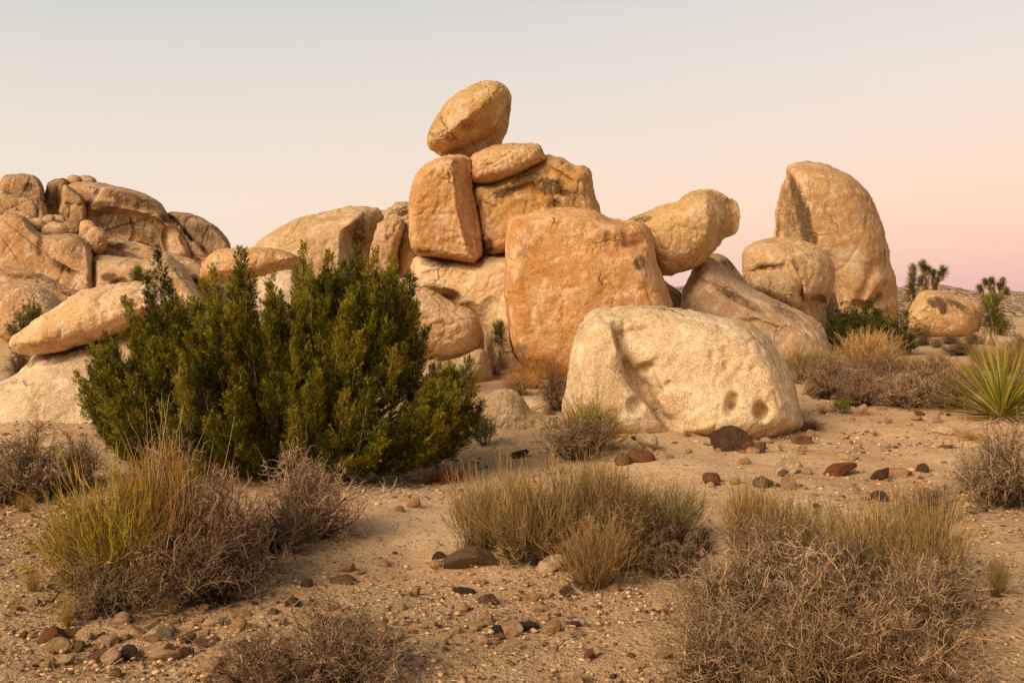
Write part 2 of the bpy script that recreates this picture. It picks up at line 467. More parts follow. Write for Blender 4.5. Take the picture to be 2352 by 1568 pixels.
def boulder(zm, outline, Y, T, color, label, feats=(), edge=0.55, lean=0.0, step=None, amp=1.0, mat=None,
            cat='boulder', group=None, name='boulder', Tb=None, slant=0.0, flat=None):
    """zm maps outline points to photo pixels; Y distance of the rock's middle, T thickness to the front (m);
       edge: width of the rounded rim as a fraction of the inner radius; lean: front face leans back upward"""
    if flat is None: flat = 0.90 if (edge < 0.3 or mat is M_ROCKV) else (0.78 if edge < .45 else 0.62)
    if mat is M_ROCKV: edge *= 0.7
    c_ = np.array(color); lum = c_ @ np.array([.3, .59, .11]); color = tuple(np.clip(lum + (c_ - lum) * 1.09, 0.01, 1))
    poly = catmull(zm(outline))
    x0, y0 = poly.min(0) - 8; x1, y1 = poly.max(0) + 8
    size_px = max(x1 - x0, y1 - y0)
    if step is None: step = float(np.clip(size_px / 130, 1.6, 3.6))
    gx = np.arange(x0, x1 + step, step); gy = np.arange(y0, y1 + step, step)
    X, Yp = np.meshgrid(gx, gy)
    ins = inside(X, Yp, poly)
    D, _, _ = seg_dist(X, Yp, poly, True)
    dil = 1.3 * step + (3.2 if mat is M_ROCKV else 1.2)
    D = np.where(ins, D, -D) + dil
    ins = D > 0
    D = np.where(ins, D, 0)
    rin = D.max()
    # smooth membrane height (coarse)
    cs = max(size_px / 44, step)
    cgx = np.arange(x0, x1 + cs, cs); cgy = np.arange(y0, y1 + cs, cs)
    CXg, CYg = np.meshgrid(cgx, cgy); cm = inside(CXg, CYg, poly) | (seg_dist(CXg, CYg, poly, True)[0] < cs * .7)
    u = np.zeros(CXg.shape)
    for _ in range(1200):
        Bp = np.pad(u, 1)
        u = np.where(cm, (Bp[:-2, 1:-1] + Bp[2:, 1:-1] + Bp[1:-1, :-2] + Bp[1:-1, 2:]) / 4 + 1, 0)
    u /= u.max()
    fx = np.clip((X - x0) / cs, 0, len(cgx) - 1.001); fy = np.clip((Yp - y0) / cs, 0, len(cgy) - 1.001)
    ix = fx.astype(int); iy = fy.astype(int); fx -= ix; fy -= iy
    U = u[iy, ix] * (1 - fx) * (1 - fy) + u[iy, ix + 1] * fx * (1 - fy) + u[iy + 1, ix] * (1 - fx) * fy + u[iy + 1, ix + 1] * fx * fy
    R = rin * edge
    q = np.clip(D / R, 0, 1)
    prof = np.sqrt(np.clip(1 - (1 - q) ** 2, 0, 1))
    Hs = prof * (flat + (1 - flat) * np.sqrt(np.clip(U, 0, 1)))
    Hs = np.where(ins, blur(Hs, 2), 0)
    H = T * Hs
    s = Y / F
    rim = np.clip(D / (rin * 0.25), 0, 1) ** 0.7
    for f in feats:
        k = f[0]
        if k == 'pit':
            (cx, cy), = zm([(f[1], f[2])]); (ax, ay), = zm([(f[1] + f[3], f[2] + f[4])])
            rx, ry = abs(ax - cx), abs(ay - cy)
            qq = np.sqrt(((X - cx) / rx) ** 2 + ((Yp - cy) / ry) ** 2)
            H = H - f[5] * rim * np.clip(1 - qq ** 4, 0, 1)
        elif k == 'bump':
            (cx, cy), = zm([(f[1], f[2])]); (ax, ay), = zm([(f[1] + f[3], f[2] + f[4])])
            qq = ((X - cx) / abs(ax - cx)) ** 2 + ((Yp - cy) / abs(ay - cy)) ** 2
            H = H + f[5] * rim * np.exp(-qq)
        elif k == 'poly':          # scooped region
            pl = catmull(zm(f[1]), 3, True)
            dd, _, _ = seg_dist(X, Yp, pl, True)
            sd = np.where(inside(X, Yp, pl), dd, -dd)
            t_ = np.clip((sd + f[3] * .3) / f[3], 0, 1)
            H = H - f[2] * rim * t_ * t_ * (3 - 2 * t_)
        elif k in ('groove', 'step', 'face', 'ridge'):
            pl = catmull(zm(f[1]), 4, False)
            dd, sg, arc = seg_dist(X, Yp, pl, False)
            if k == 'groove':
                w = f[2] * (0.6 + 0.4 * np.sin(arc * 9))
                H = H - f[3] * rim * np.exp(-(dd / w) ** 2)
            elif k == 'ridge':
                H = H + f[3] * rim * np.exp(-(dd / f[2]))
            elif k == 'step':      # drop on one side of a line, healing with distance
                endf = np.clip(np.minimum(arc, 1 - arc) * 8, 0, 1)
                on = np.clip(sg * f[2] * dd / 3.0 + 0.5, 0, 1)
                H = H - f[3] * rim * on * np.exp(-np.clip(dd, 0, None) / f[4]) * endf
            elif k == 'poly': pass
            elif k == 'face':      # slope away from a line on one side
                on = np.where(sg * f[2] > 0, dd, 0)
                on = on + 0.0
                H = H - f[3] * on * s * np.clip(D / (rin * 0.15), 0.0, 1)
    H = np.where(ins, blur(H, 1), 0)
    H = np.maximum(H, np.where(ins, 0.03 * T * np.clip(D / step, 0, 1) - T * 0.0, 0))
    if Tb is None: Tb = T
    HB = Tb * Hs
    idx = -np.ones(X.shape, int)
    idxb = -np.ones(X.shape, int)
    cell = ins[:-1, :-1] & ins[1:, :-1] & ins[:-1, 1:] & ins[1:, 1:]
    used = np.zeros(X.shape, bool)
    used[:-1, :-1] |= cell; used[1:, :-1] |= cell; used[:-1, 1:] |= cell; used[1:, 1:] |= cell
    cp = np.pad(cell, 1)
    full = cp[:-1, :-1] & cp[1:, :-1] & cp[:-1, 1:] & cp[1:, 1:]
    bnd = used & ~full
    H = np.where(bnd, 0, H); HB = np.where(bnd, 0, HB)
    ymid = (y0 + y1) / 2
    Yc = Y + lean * (ymid - Yp) * s + slant * (X - (x0 + x1) / 2) * s
    n1 = used.sum(); idx[used] = np.arange(n1)
    vf = P(X[used], Yp[used], (Yc - H)[used])
    inner = used & ~bnd
    idxb[bnd] = idx[bnd]; idxb[inner] = n1 + np.arange(inner.sum())
    vb = P(X[inner], Yp[inner], (Yc + HB)[inner])
    V = np.concatenate([vf, vb])
    cy_, cx_ = np.nonzero(cell)
    qf = np.stack([idx[cy_, cx_], idx[cy_ + 1, cx_], idx[cy_ + 1, cx_ + 1], idx[cy_, cx_ + 1]], 1)
    qb = np.stack([idxb[cy_, cx_], idxb[cy_, cx_ + 1], idxb[cy_ + 1, cx_ + 1], idxb[cy_ + 1, cx_]], 1)
    me = new_mesh('tmp', V, quads=np.concatenate([qf, qb]))
    ob = bpy.data.objects.new('tmp', me); COL.objects.link(ob)
    md = ob.modifiers.new('r', 'REMESH'); md.mode = 'VOXEL'; md.voxel_size = step * 1.05 * s; md.use_smooth_shade = True
    dg = bpy.context.evaluated_depsgraph_get(); dg.update()
    me2 = bpy.data.meshes.new_from_object(ob.evaluated_get(dg))
    bpy.data.objects.remove(ob); bpy.data.meshes.remove(me)
    n = len(me2.vertices)
    co = np.empty(n * 3, np.float32); me2.vertices.foreach_get('co', co); co = co.reshape(-1, 3).astype(float)
    no = np.empty(n * 3, np.float32); me2.vertex_normals.foreach_get('vector', no); no = no.reshape(-1, 3).astype(float)
    size = size_px * s
    sm_ = min(size, 3.0)
    d = 0.013 * sm_ * fbm(co / (0.30 * size), 2) + 0.009 * sm_ * fbm(co / (0.11 * size) + 5, 3)
    r_ = 1 - np.abs(fbm(co / (0.17 * size) + 31, 3))
    d += -0.030 * sm_ * np.clip(r_ - 0.86, 0, 1) * 5 * 0.5
    d += 0.007 * sm_ * (np.abs(fbm(co / (0.06 * size) + 51, 3)) - 0.2)
    mid = np.array([0, 0, 0.0])
    d += 0.004 * min(size, 4) * fbm(co / (0.03 * size) + 9, 2)
    d *= amp
    # joint sets: the rock breaks along a few nearly straight planes
    jr = np.random.RandomState(int(abs(x0 * 7 + y0 * 13)) % 99991)
    fr = mat is M_ROCKV
    wp = co + 0.018 * size * np.stack([fbm(co / (.25 * size) + k * 11, 3) for k in range(3)], 1)
    wc = 1.1 * step * s
    nrm = [unit(jr.normal(0, .35, 3) + np.array([jr.choice([-1, 1]) * 1.0, .2, .25])), unit(jr.normal(0, .25, 3) + np.array([.25, .1, 1.0])), unit(jr.normal(0, .5, 3) + np.array([.7, .5, -.7]))]
    for q_, n_ in enumerate(nrm[:3] if fr else nrm[:1]):
        sp_ = size * (.30 + .14 * q_) if fr else size * .62
        t_ = wp @ n_ / sp_ + jr.uniform(0, 1)
        c_i = np.floor(t_).astype(int); f_ = t_ - c_i
        e_ = np.minimum(f_, 1 - f_) * sp_
        hv = _rt[(c_i * 977 + q_ * 131 + 2000) & 4095] * 2 - 1
        brk = np.clip(fbm(co / (.4 * size) + 71 * q_, 2) * 3 + (.75 if fr else -.1), 0, 1)      # joints run out
        d += (0.010 if fr else 0.0) * min(size, 8) * hv * np.clip(e_ / (3 * wc), 0, 1) - (0.016 if fr else 0.005) * min(size, 8) * brk * np.exp(-(e_ / wc) ** 2)
    co2 = co + no * d[:, None]
    pxv, pyv = PX(co2)
    frontw = np.clip(-no[:, 1] * 3 + 1.3, 0, 1)
    stain = np.zeros(n); pale = np.zeros(n)
    for f in feats:
        if f[0] in ('stain', 'pale'):
            (cx, cy), = zm([(f[1], f[2])]); (ax, ay), = zm([(f[1] + f[3], f[2] + f[4])])
            ang = f[6] if len(f) > 6 else 0.0
            ux = (pxv - cx) * cos(ang) + (pyv - cy) * sin(ang); uy = -(pxv - cx) * sin(ang) + (pyv - cy) * cos(ang)
            qq = (ux / abs(ax - cx)) ** 2 + (uy / abs(ay - cy)) ** 2
            v = f[5] * np.clip(1.25 - qq, 0, 1) * frontw
            if f[0] == 'stain': stain = np.maximum(stain, v)
            else: pale = np.maximum(pale, v)
    org = np.array([co2[:, 0].mean(), Y, co2[:, 2].min()])
    me2.vertices.foreach_set('co', (co2 - org).astype(np.float32).ravel())
    for k, a in (('stain', stain), ('pale', pale)):
        at = me2.attributes.new(k, 'FLOAT', 'POINT'); at.data.foreach_set('value', a.astype(np.float32))
    me2.polygons.foreach_set('use_smooth', np.ones(len(me2.polygons), bool))
    me2.materials.clear()
    me2.name = name
    me2.update()
    o = link(name, me2, mat or M_ROCK, loc=tuple(org), color=color)
    tag(o, label, cat, group)
    return o

OR = (0.63, 0.39, 0.21)      # orange granite
TA = (0.58, 0.41, 0.24)     # tan
PA = (0.60, 0.46, 0.29)      # pale
PK = (0.48, 0.315, 0.19)     # pinkish brown
BR = (0.38, 0.245, 0.14)     # brown
LT = (0.66, 0.50, 0.32)

# --- the balanced stack
boulder(Z8, [(270,640),(190,590),(150,560),(140,520),(165,430),(210,330),(270,240),(350,175),(430,120),(520,78),(610,64),(690,75),(740,105),(768,160),(772,220),(765,320),(740,430),(705,500),(686,555),(610,575),(540,590),(500,615),(470,652),(420,640),(340,632)],
        25.0, 1.1, (0.53,0.37,0.20), 'egg shaped boulder balanced on its tip at the very top of the stack',
        [('face', [(150,520),(300,440),(420,350),(520,270),(600,200),(660,120)], 1, 1.0), ('pit',440,400,60,45,0.10), ('pit',330,490,60,40,0.08), ('stain',440,410,50,30,0.35), ('stain',320,495,60,28,0.35), ('pale',370,330,170,40,0.6,-0.75)], edge=0.75)
boulder(Z8, [(275,640),(330,628),(400,632),(440,650),(468,665),(470,760),(480,850),(495,960),(520,1100),(545,1250),(552,1370),(520,1420),(480,1450),(430,1440),(300,1420),(180,1400),(80,1390),(25,1340),(0,1220),(5,1020),(25,900),(55,780),(150,690)],
        24.6, 1.35, (0.60,0.39,0.215), 'tall orange slab boulder standing on end under the left side of the balanced egg boulder',
        [('face', [(330,640),(335,800),(345,950),(370,1080),(400,1200),(440,1330),(500,1440)], -1, 1.9),
         ('ridge', [(335,760),(350,950),(380,1080),(410,1200),(440,1330)], 8, 0.05), ('groove',[(190,1060),(205,1035),(225,1010)],2.5,0.07),
         ('groove',[(300,760),(330,850),(325,900)],2.5,0.08),('groove',[(380,1310),(440,1320)],2,0.06),('stain',90,1350,140,30,0.4)], edge=0.22)
boulder(Z8, [(470,665),(490,620),(540,590),(620,560),(720,545),(850,540),(960,540),(1005,560),(1020,600),(1042,640),(1035,665),(980,700),(880,745),(780,785),(700,815),(600,840),(530,838),(480,820),(468,760)],
        24.6, 0.95, (0.58,0.40,0.23), 'flat lens shaped boulder lying on the big block just right of the balanced egg boulder',
        [('groove',[(590,700),(640,690),(720,640),(790,600)],3,0.05),('groove',[(620,800),(700,770),(760,740)],3,0.06),('groove',[(480,720),(520,790),(530,830)],2.5,0.05)], edge=0.6)
boulder(Z8, [(470,820),(560,845),(640,835),(800,770),(950,700),(1035,640),(1110,645),(1190,670),(1260,705),(1330,710),(1380,745),(1400,820),(1415,920),(1440,1000),(1462,1090),(1440,1200),(1200,1350),(900,1390),(740,1370),(680,1385),(570,1385),(548,1340),(525,1150),(495,960),(475,850)],
        25.2, 1.35, (0.57,0.38,0.19), 'large broken block with dark lichen stains in the stack, behind the big square boulder',
        [('face', [(640,830),(800,765),(960,700),(1040,660)], -1, 1.0),
         ('step', [(1040,640),(1060,700),(1180,770),(1270,830)], 1, 0.22, 30),('step',[(960,830),(980,920),(1000,980),(1030,1050)], 1, 0.20, 30),
         ('stain',740,900,120,45,1.1,-0.35),('stain',900,810,150,50,0.9,-0.35),('stain',1080,870,130,80,0.9),('stain',1130,985,45,45,1.2),('stain',1195,915,50,30,1.1),('stain',600,1320,60,60,1.0),('stain',1240,940,120,120,0.4),
         ('groove',[(640,880),(720,930),(760,900),(860,880)],6,0.08),('bump',1100,820,40,30,0.1),('bump',1010,800,30,24,0.1),('pit',1110,1000,50,30,0.12),('pit',1190,910,45,25,0.1)], edge=0.28, amp=1.3)
boulder(Z3, [(205,905),(225,875),(300,872),(400,888),(490,895),(530,868),(640,862),(760,900),(790,1100),(760,1380),(660,1440),(570,1440),(545,1330),(520,1200),(480,1130),(400,1090),(300,1040),(200,1060),(140,1000),(190,950)],
        24.9, 1.8, LT, 'broad pale boulder carrying the whole stack, left of the big square boulder',
        [('pit',355,1060,75,40,0.5),('stain',360,1052,60,20,0.7),('step',[(215,960),(300,930),(400,940),(470,960)],1,0.10,20),('pit',560,1150,60,100,0.15),('stain',330,900,100,25,0.5),
         ('pale',560,960,90,80,0.6),('groove',[(390,920),(380,960),(430,990),(460,980)],3,0.06)], edge=0.35, lean=0.25)
boulder(Z3, [(100,960),(150,980),(215,1005),(290,1030),(400,1092),(465,1118),(505,1180),(520,1290),(440,1328),(340,1350),(250,1342),(120,1330),(40,1250),(20,1080)],
        22.3, 1.3, (0.61,0.44,0.28), 'rounded boulder beside the juniper, right below the pale carrying boulder',
        [('face',[(120,1010),(280,1075),(400,1120),(470,1150)],1,0.25),('groove',[(340,1160),(350,1200),(330,1240)],4,0.04)], edge=0.6)
boulder(Z3, [(260,1350),(340,1352),(430,1330),(515,1297),(550,1380),(560,1445),(510,1500),(440,1520),(300,1520),(200,1450)],
        21.2, 1.0, (0.52,0.39,0.25), 'low grey tan boulder at the foot of the stack, right of the juniper',
        [('face',[(300,1400),(430,1390),(540,1370)],1,0.3)], edge=0.6)
boulder(Z3, [(630,870),(632,780),(640,712),(680,688),(760,670),(840,660),(940,658),(1030,668),(1100,702),(1180,715),(1245,722),(1280,760),(1295,820),(1305,880),(1325,940),(1352,1010),(1378,1115),(1390,1250),(1380,1450),(1000,1450),(900,1420),(760,1375),(690,1350),(655,1290),(637,1160),(628,1040)],
        22.5, 1.7, OR, 'huge square faced orange boulder in the middle of the pile',
        [('groove',[(702,700),(704,800),(706,900),(716,1030)],1.8,0.05),
         ('step',[(1145,730),(1165,790),(1170,830),(1300,812)],-1,0.28,26),('face',[(1160,720),(1180,830),(1230,900),(1250,1000),(1290,1110),(1320,1250)],-1,0.7),
         ('groove',[(1180,808),(1240,812),(1300,812)],2,0.10),('groove',[(915,720),(925,760),(960,735)],2.5,0.06),('pit',1100,790,30,45,0.10),('stain',1130,800,20,60,0.5),
         ('stain',1235,900,30,40,0.7),('stain',690,1310,60,50,0.45),('pit',690,1310,50,40,0.08),('bump',1000,980,120,120,0.08),('pale',1000,740,240,50,0.35),('pit',930,1155,8,8,0.05)], edge=0.17, amp=0.9, Tb=3.2)
boulder(Z6, [(10,880),(45,700),(55,540),(85,400),(120,290),(170,190),(250,100),(330,68),(480,58),(640,55),(800,52),(1000,58),(1250,85),(1420,115),(1650,160),(1790,190),(1900,250),(1990,330),(2060,430),(2110,540),(2180,660),(2240,800),(2280,950),(2310,1090),(2330,1200),(2200,1280),(2050,1330),(1850,1380),(1500,1400),(1250,1370),(1020,1400),(850,1420),(600,1400),(300,1400),(60,1300),(-20,1060)],
        12.7, 1.15, (0.67,0.525,0.35), 'broad pale boulder with round hollows standing alone in front of the pile', 
        [('step',[(470,150),(490,300),(530,440),(570,600),(640,780),(730,900),(830,1030),(920,1140),(1030,1240),(1070,1330)],-1,0.38,90),('poly',[(540,560),(640,780),(730,900),(830,1030),(920,1140),(1070,1350),(1040,1200),(950,1090),(915,960),(880,850),(800,740),(720,640)],0.46,70),
         ('step',[(960,500),(880,555),(780,610),(705,640),(700,700),(730,800),(770,900),(800,980)],-1,0.06,40),
         ('step',[(860,600),(900,740),(960,900),(910,950),(930,1060),(1000,1160),(1060,1260)],1,0.12,18),
         ('pit',1655,970,82,105,0.15),('pit',1640,1045,90,85,0.12),('pit',1935,1070,92,108,0.26),('pit',700,1010,90,95,0.13),
         ('pit',1040,800,60,30,0.05),('pit',1860,650,40,35,0.05),('pit',1720,680,35,35,0.04),('pit',1460,520,30,90,0.05),('pit',1935,440,25,70,0.06),('pit',1060,600,60,60,0.04),
         ('pit',800,640,80,70,0.08),('stain',560,300,24,120,0.45),('stain',700,240,140,40,0.25),('stain',900,1060,36,120,0.5,-0.3),('stain',520,420,18,150,0.35,-0.2),
         ('pit',1600,620,40,50,0.04),('stain',150,300,60,120,0.22),('face',[(1900,260),(2000,560),(2080,900),(2120,1250)],-1,0.5)], edge=0.36, lean=0.30, mat=M_ROCKF, amp=0.8, Tb=1.4)
boulder(Z4, [(385,378),(470,345),(560,312),(640,288),(690,248),(740,228),(810,220),(870,240),(905,265),(935,275),(955,300),(965,360),(955,430),(930,452),(890,465),(850,510),(810,555),(760,600),(700,632),(620,656),(560,656),(540,610),(500,560),(470,480),(430,420)],
        25.7, 1.3, (0.57,0.40,0.22), 'leaning boulder propped over a gap of pink sky, right of the big square boulder',
        [('face',[(790,225),(800,330),(800,440),(790,520),(740,600)],-1,1.2),('stain',450,380,70,22,0.7,-0.3),('groove',[(890,290),(905,340),(890,400),(930,420)],4,0.10),('groove',[(830,300),(850,400),(830,470)],4,0.08),('pit',925,400,25,40,0.12)], edge=0.6)
boulder(Z4, [(720,655),(745,595),(795,575),(860,600),(910,640),(1000,710),(1100,765),(1200,820),(1300,868),(1380,925),(1420,1000),(1450,1090),(1380,1180),(1100,1200),(900,1150),(680,1150),(660,900),(675,760),(695,700)],
        26.4, 2.2, (0.58,0.42,0.28), 'long sloping boulder descending to the right behind the pale front boulder',
        [('step',[(940,890),(1050,890),(1150,920),(1230,960),(1200,1010),(1170,1040)],1,0.16,60),('step',[(980,720),(1100,790),(1180,850),(1260,890),(1330,900)],-1,0.15,30),('stain',950,780,170,25,0.55,0.5),
         ('stain',1200,850,110,25,0.5,0.5),('pale',1100,930,110,45,0.5),('pale',1350,990,60,80,0.4),('groove',[(760,640),(745,620),(770,600),(800,640)],4,0.1)], edge=0.5, lean=0.4)
boulder(Z4, [(795,565),(820,552),(850,553),(890,568),(925,605),(960,650),(990,685),(1000,712),(960,700),(900,690),(830,640)],
        29.6, 0.7, (0.40,0.27,0.16), 'narrow brown boulder peeking over the top of the sloping boulder', [('stain',900,610,60,40,0.6)], edge=0.6)
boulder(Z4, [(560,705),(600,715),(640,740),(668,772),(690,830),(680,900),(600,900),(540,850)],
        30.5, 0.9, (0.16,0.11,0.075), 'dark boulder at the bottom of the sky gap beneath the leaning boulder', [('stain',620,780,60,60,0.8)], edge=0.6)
boulder(Z7, [(160,115),(200,85),(290,68),(340,66),(450,75),(530,92),(600,130),(720,190),(800,250),(870,320),(920,400),(960,500),(1000,590),(1030,670),(1050,760),(1075,870),(1085,980),(1115,1060),(1132,1150),(1140,1230),(1150,1330),(1150,1500),(1120,1650),(600,1650),(560,1500),(600,1330),(560,1200),(480,1050),(300,950),(100,900),(52,760),(52,640),(58,510),(85,400),(118,270),(155,195)],
        38.0, 2.3, (0.56,0.385,0.225), 'tall curved boulder standing like a fin against the sky on the right',
        [('face',[(165,110),(210,190),(300,280),(340,420),(400,600),(440,720),(450,850)],1,0.95),
         ('stain',300,560,75,330,1.1,-0.2),('stain',200,500,120,300,0.5,-0.1),('stain',225,330,40,170,1.1,-0.25),('stain',160,620,60,150,0.45),('stain',400,760,40,80,0.9),
         ('step',[(740,1340),(800,1320),(860,1340),(900,1330)],1,0.6,16),('step',[(900,1420),(850,1390),(900,1320),(940,1270),(1000,1200),(1040,1120)],1,0.9,32),
         ('groove',[(960,1000),(930,1080),(890,1150),(870,1240),(840,1310)],14,0.22),('face',[(1000,900),(980,1000),(1040,1100),(1010,1300)],-1,0.8),('stain',990,1280,50,50,0.5),('pale',720,950,200,150,0.55),
         ('groove',[(550,240),(560,340),(540,440),(510,500)],4,0.08),('stain',1045,930,12,110,0.8)], edge=0.5)
boulder(Z4, [(985,550),(1000,520),(1060,490),(1130,475),(1230,476),(1320,495),(1390,530),(1430,580),(1452,640),(1445,720),(1425,790),(1405,840),(1410,880),(1440,930),(1400,1000),(1280,950),(1200,880),(1100,800),(1025,740),(995,690),(983,620)],
        32.3, 1.7, (0.57,0.40,0.24), 'round topped boulder with a hollow near its foot, beside the tall fin boulder',
        [('step',[(1215,560),(1240,610),(1265,660),(1290,720),(1300,800)],-1,-0.5,60),('step',[(1010,640),(1080,620),(1150,610),(1200,600)],1,0.12,30),('step',[(1320,790),(1350,768),(1400,770),(1410,810)],1,0.55,30),
         ('stain',1120,615,90,22,0.6),('stain',1250,600,12,60,0.5,-0.35),('pit',1370,820,55,45,0.35),('groove',[(1440,700),(1380,760),(1330,800),(1300,850)],8,0.10)], edge=0.55)
boulder(Z4, [(1030,718),(1040,682),(1090,656),(1150,645),(1210,652),(1258,680),(1285,712),(1276,760),(1285,800),(1245,838),(1180,812),(1100,775),(1050,748)],
        30.6, 0.9, (0.59,0.43,0.26), 'smaller smooth boulder nested against the round topped boulder', [('face',[(1240,660),(1265,720),(1250,800)],-1,0.8)], edge=0.7)
boulder(Z4, [(1430,740),(1455,760),(1475,830),(1490,870),(1470,960),(1400,960),(1390,880),(1410,800)],
        34.0, 0.7, (0.42,0.29,0.18), 'narrow wedge of rock between the round topped boulder and the tall fin', [], edge=0.6)
boulder(Z5, [(1150,600),(1160,520),(1195,440),(1230,385),(1285,350),(1360,350),(1440,368),(1520,388),(1610,415),(1670,435),(1705,465),(1715,510),(1705,570),(1690,640),(1600,720),(1400,740),(1250,720),(1170,670)],
        50.0, 2.2, (0.59,0.41,0.23), 'lone rounded boulder with a dark grey patch, among joshua trees at the right',
        [('stain',1370,430,75,45,1.2,0.1),('stain',1420,470,40,60,1.0),('stain',1520,450,130,30,0.8,0.45),('stain',1600,500,30,30,0.5),('groove',[(1270,500),(1340,530),(1420,570),(1480,630)],2.5,0.10),('step',[(1480,380),(1560,400),(1640,450),(1670,500),(1660,600)],-1,0.4,40)], edge=0.55)
boulder(Z5, [(1640,710),(1650,680),(1700,665),(1780,680),(1880,700),(2000,730),(2000,800),(1800,810),(1700,790),(1640,750)],
        43.0, 0.9, (0.62,0.49,0.33), 'pale slab of rock behind the nearest joshua tree at the right edge', [], edge=0.7)
boulder(Z5, [(1560,720),(1600,700),(1650,705),(1680,740),(1670,780),(1570,780)],
        44.5, 0.6, (0.58,0.45,0.29), 'small pale rock just left of the pale slab at the right edge', [], edge=0.7)
boulder(Z0, [(1088,975),(1104,932),(1125,906),(1152,895),(1180,897),(1200,915),(1218,942),(1245,950),(1272,962),(1282,990),(1275,1030),(1200,1050),(1130,1045),(1092,1010)],
        12.2, 0.45, (0.50,0.385,0.255), 'small speckled grey boulder between the juniper and the pale front boulder', [('groove',[(1200,920),(1215,960),(1235,980)],5,0.04)], edge=0.6, mat=M_ROCKF)
boulder(Z0, [(1190,930),(1215,917),(1245,920),(1262,935),(1255,960),(1200,960)],
        14.0, 0.3, (0.60,0.48,0.33), 'low pale rock behind the small speckled grey boulder', [], edge=0.7, mat=M_ROCKF)
# --- boulders rising left of the stack
boulder(Z2, [(975,425),(1010,398),(1035,450),(1045,560),(1075,620),(1090,800),(1060,980),(950,960),(930,620),(955,500)],
        27.0, 0.9, (0.48,0.32,0.17), 'narrow upright boulder pressed against the left of the standing slab', [], edge=0.5)
boulder(Z2, [(820,425),(870,402),(940,390),(982,420),(968,470),(940,560),(930,700),(930,960),(780,960),(775,610),(790,530),(805,470)],
        26.4, 0.8, (0.48,0.345,0.225), 'ribbed grey brown boulder standing second to the left of the standing slab',
        [('groove',[(890,420),(870,480),(880,520)],5,0.06),('groove',[(930,430),(910,480),(880,520)],5,0.07),('face',[(960,410),(950,500),(920,620)],-1,0.8)], edge=0.5)
boulder(Z2, [(858,400),(870,345),(885,325),(905,318),(915,300),(945,290),(1000,292),(1030,300),(1040,420),(1000,470),(900,440)],
        30.0, 0.9, (0.50,0.37,0.25), 'rough knobbly boulder peeking out behind the two narrow upright boulders',
        [('groove',[(870,400),(900,360),(960,370),(1010,340)],5,0.15),('stain',940,340,40,20,0.6),('groove',[(900,320),(950,330),(1000,320)],4,0.1)], edge=0.45, amp=2.0)
boulder(Z2, [(815,352),(840,341),(870,345),(890,380),(880,430),(840,430)],
        33.0, 0.5, (0.50,0.37,0.25), 'sliver of rock on the skyline between the ridged boulder and the knobbly one', [], edge=0.6)
boulder(Z2, [(40,575),(110,520),(200,460),(330,395),(460,365),(590,335),(640,321),(710,318),(745,323),(790,325),(812,330),(832,358),(857,388),(858,420),(880,620),(880,900),(500,980),(100,900),(-20,660)],
        30.5, 2.0, (0.56,0.41,0.25), 'broad boulder with a sharp ridge and shadowed right face behind the juniper',
        [('face',[(740,322),(690,380),(640,420),(600,445),(582,500),(578,640),(590,760)],-1,1.2),('ridge',[(735,330),(690,380),(640,420)],8,0.15),('step',[(640,440),(620,480),(622,580),(640,640)],-1,0.3,20),
         ('step',[(250,470),(300,510),(350,570)],1,0.12,30),('groove',[(500,520),(505,580),(515,640)],4,0.06),('stain',700,500,60,140,0.6)], edge=0.45)
boulder(Z0, [(462,617),(470,600),(486,584),(518,573),(562,570),(640,573),(682,590),(690,605),(680,616),(640,622),(600,632),(545,642),(500,648),(466,640)],
        25.5, 0.9, (0.56,0.38,0.21), 'smooth cigar shaped boulder lying behind the juniper tips', [('face',[(480,625),(560,615),(640,600)],1,0.5)], edge=0.7)
boulder(Z0, [(585,655),(600,640),(640,626),(690,624),(730,650),(760,720),(700,760),(600,740),(570,690)],
        23.5, 1.0, (0.60,0.48,0.36), 'pale boulder glimpsed below the cigar shaped boulder through the juniper', [], edge=0.6)
boulder(Z0, [(380,760),(450,700),(560,720),(700,740),(850,690),(900,660),(925,720),(935,900),(930,1060),(430,1060),(360,900)],
        17.5, 1.6, (0.58,0.46,0.32), 'wide pale boulder hidden behind the juniper, glimpsed through its gaps', [], edge=0.4, lean=0.2)
# --- front slabs at the left
boulder(Z1, [(60,1000),(75,965),(118,940),(150,915),(200,870),(300,800),(400,740),(480,712),(600,690),(740,677),(840,690),(960,760),(1000,850),(900,900),(750,905),(650,925),(560,960),(430,1000),(300,1040),(210,1052),(160,1047),(90,1030)],
        13.6, 0.8, (0.66,0.475,0.30), 'long orange tinted slab resting on the pale slab at the left edge',
        [('face',[(120,980),(300,930),(450,880),(600,850)],1,0.25),('stain',200,1000,90,25,0.3)], edge=0.6, lean=0.25, mat=M_ROCKF)
boulder(Z1, [(-60,1260),(30,1200),(115,1152),(160,1105),(190,1060),(300,1038),(430,998),(560,958),(650,922),(800,880),(960,920),(1100,1100),(1150,1400),(1100,1620),(500,1620),(100,1620),(-80,1560)],
        14.0, 1.3, (0.60,0.49,0.355), 'big smooth pale slab sloping to the ground under the orange tinted slab at the left',
        [('stain',170,1100,60,25,0.5,-0.4),('groove',[(180,1290),(300,1300),(420,1330)],10,0.03)], edge=0.35, lean=0.45, mat=M_ROCKF)
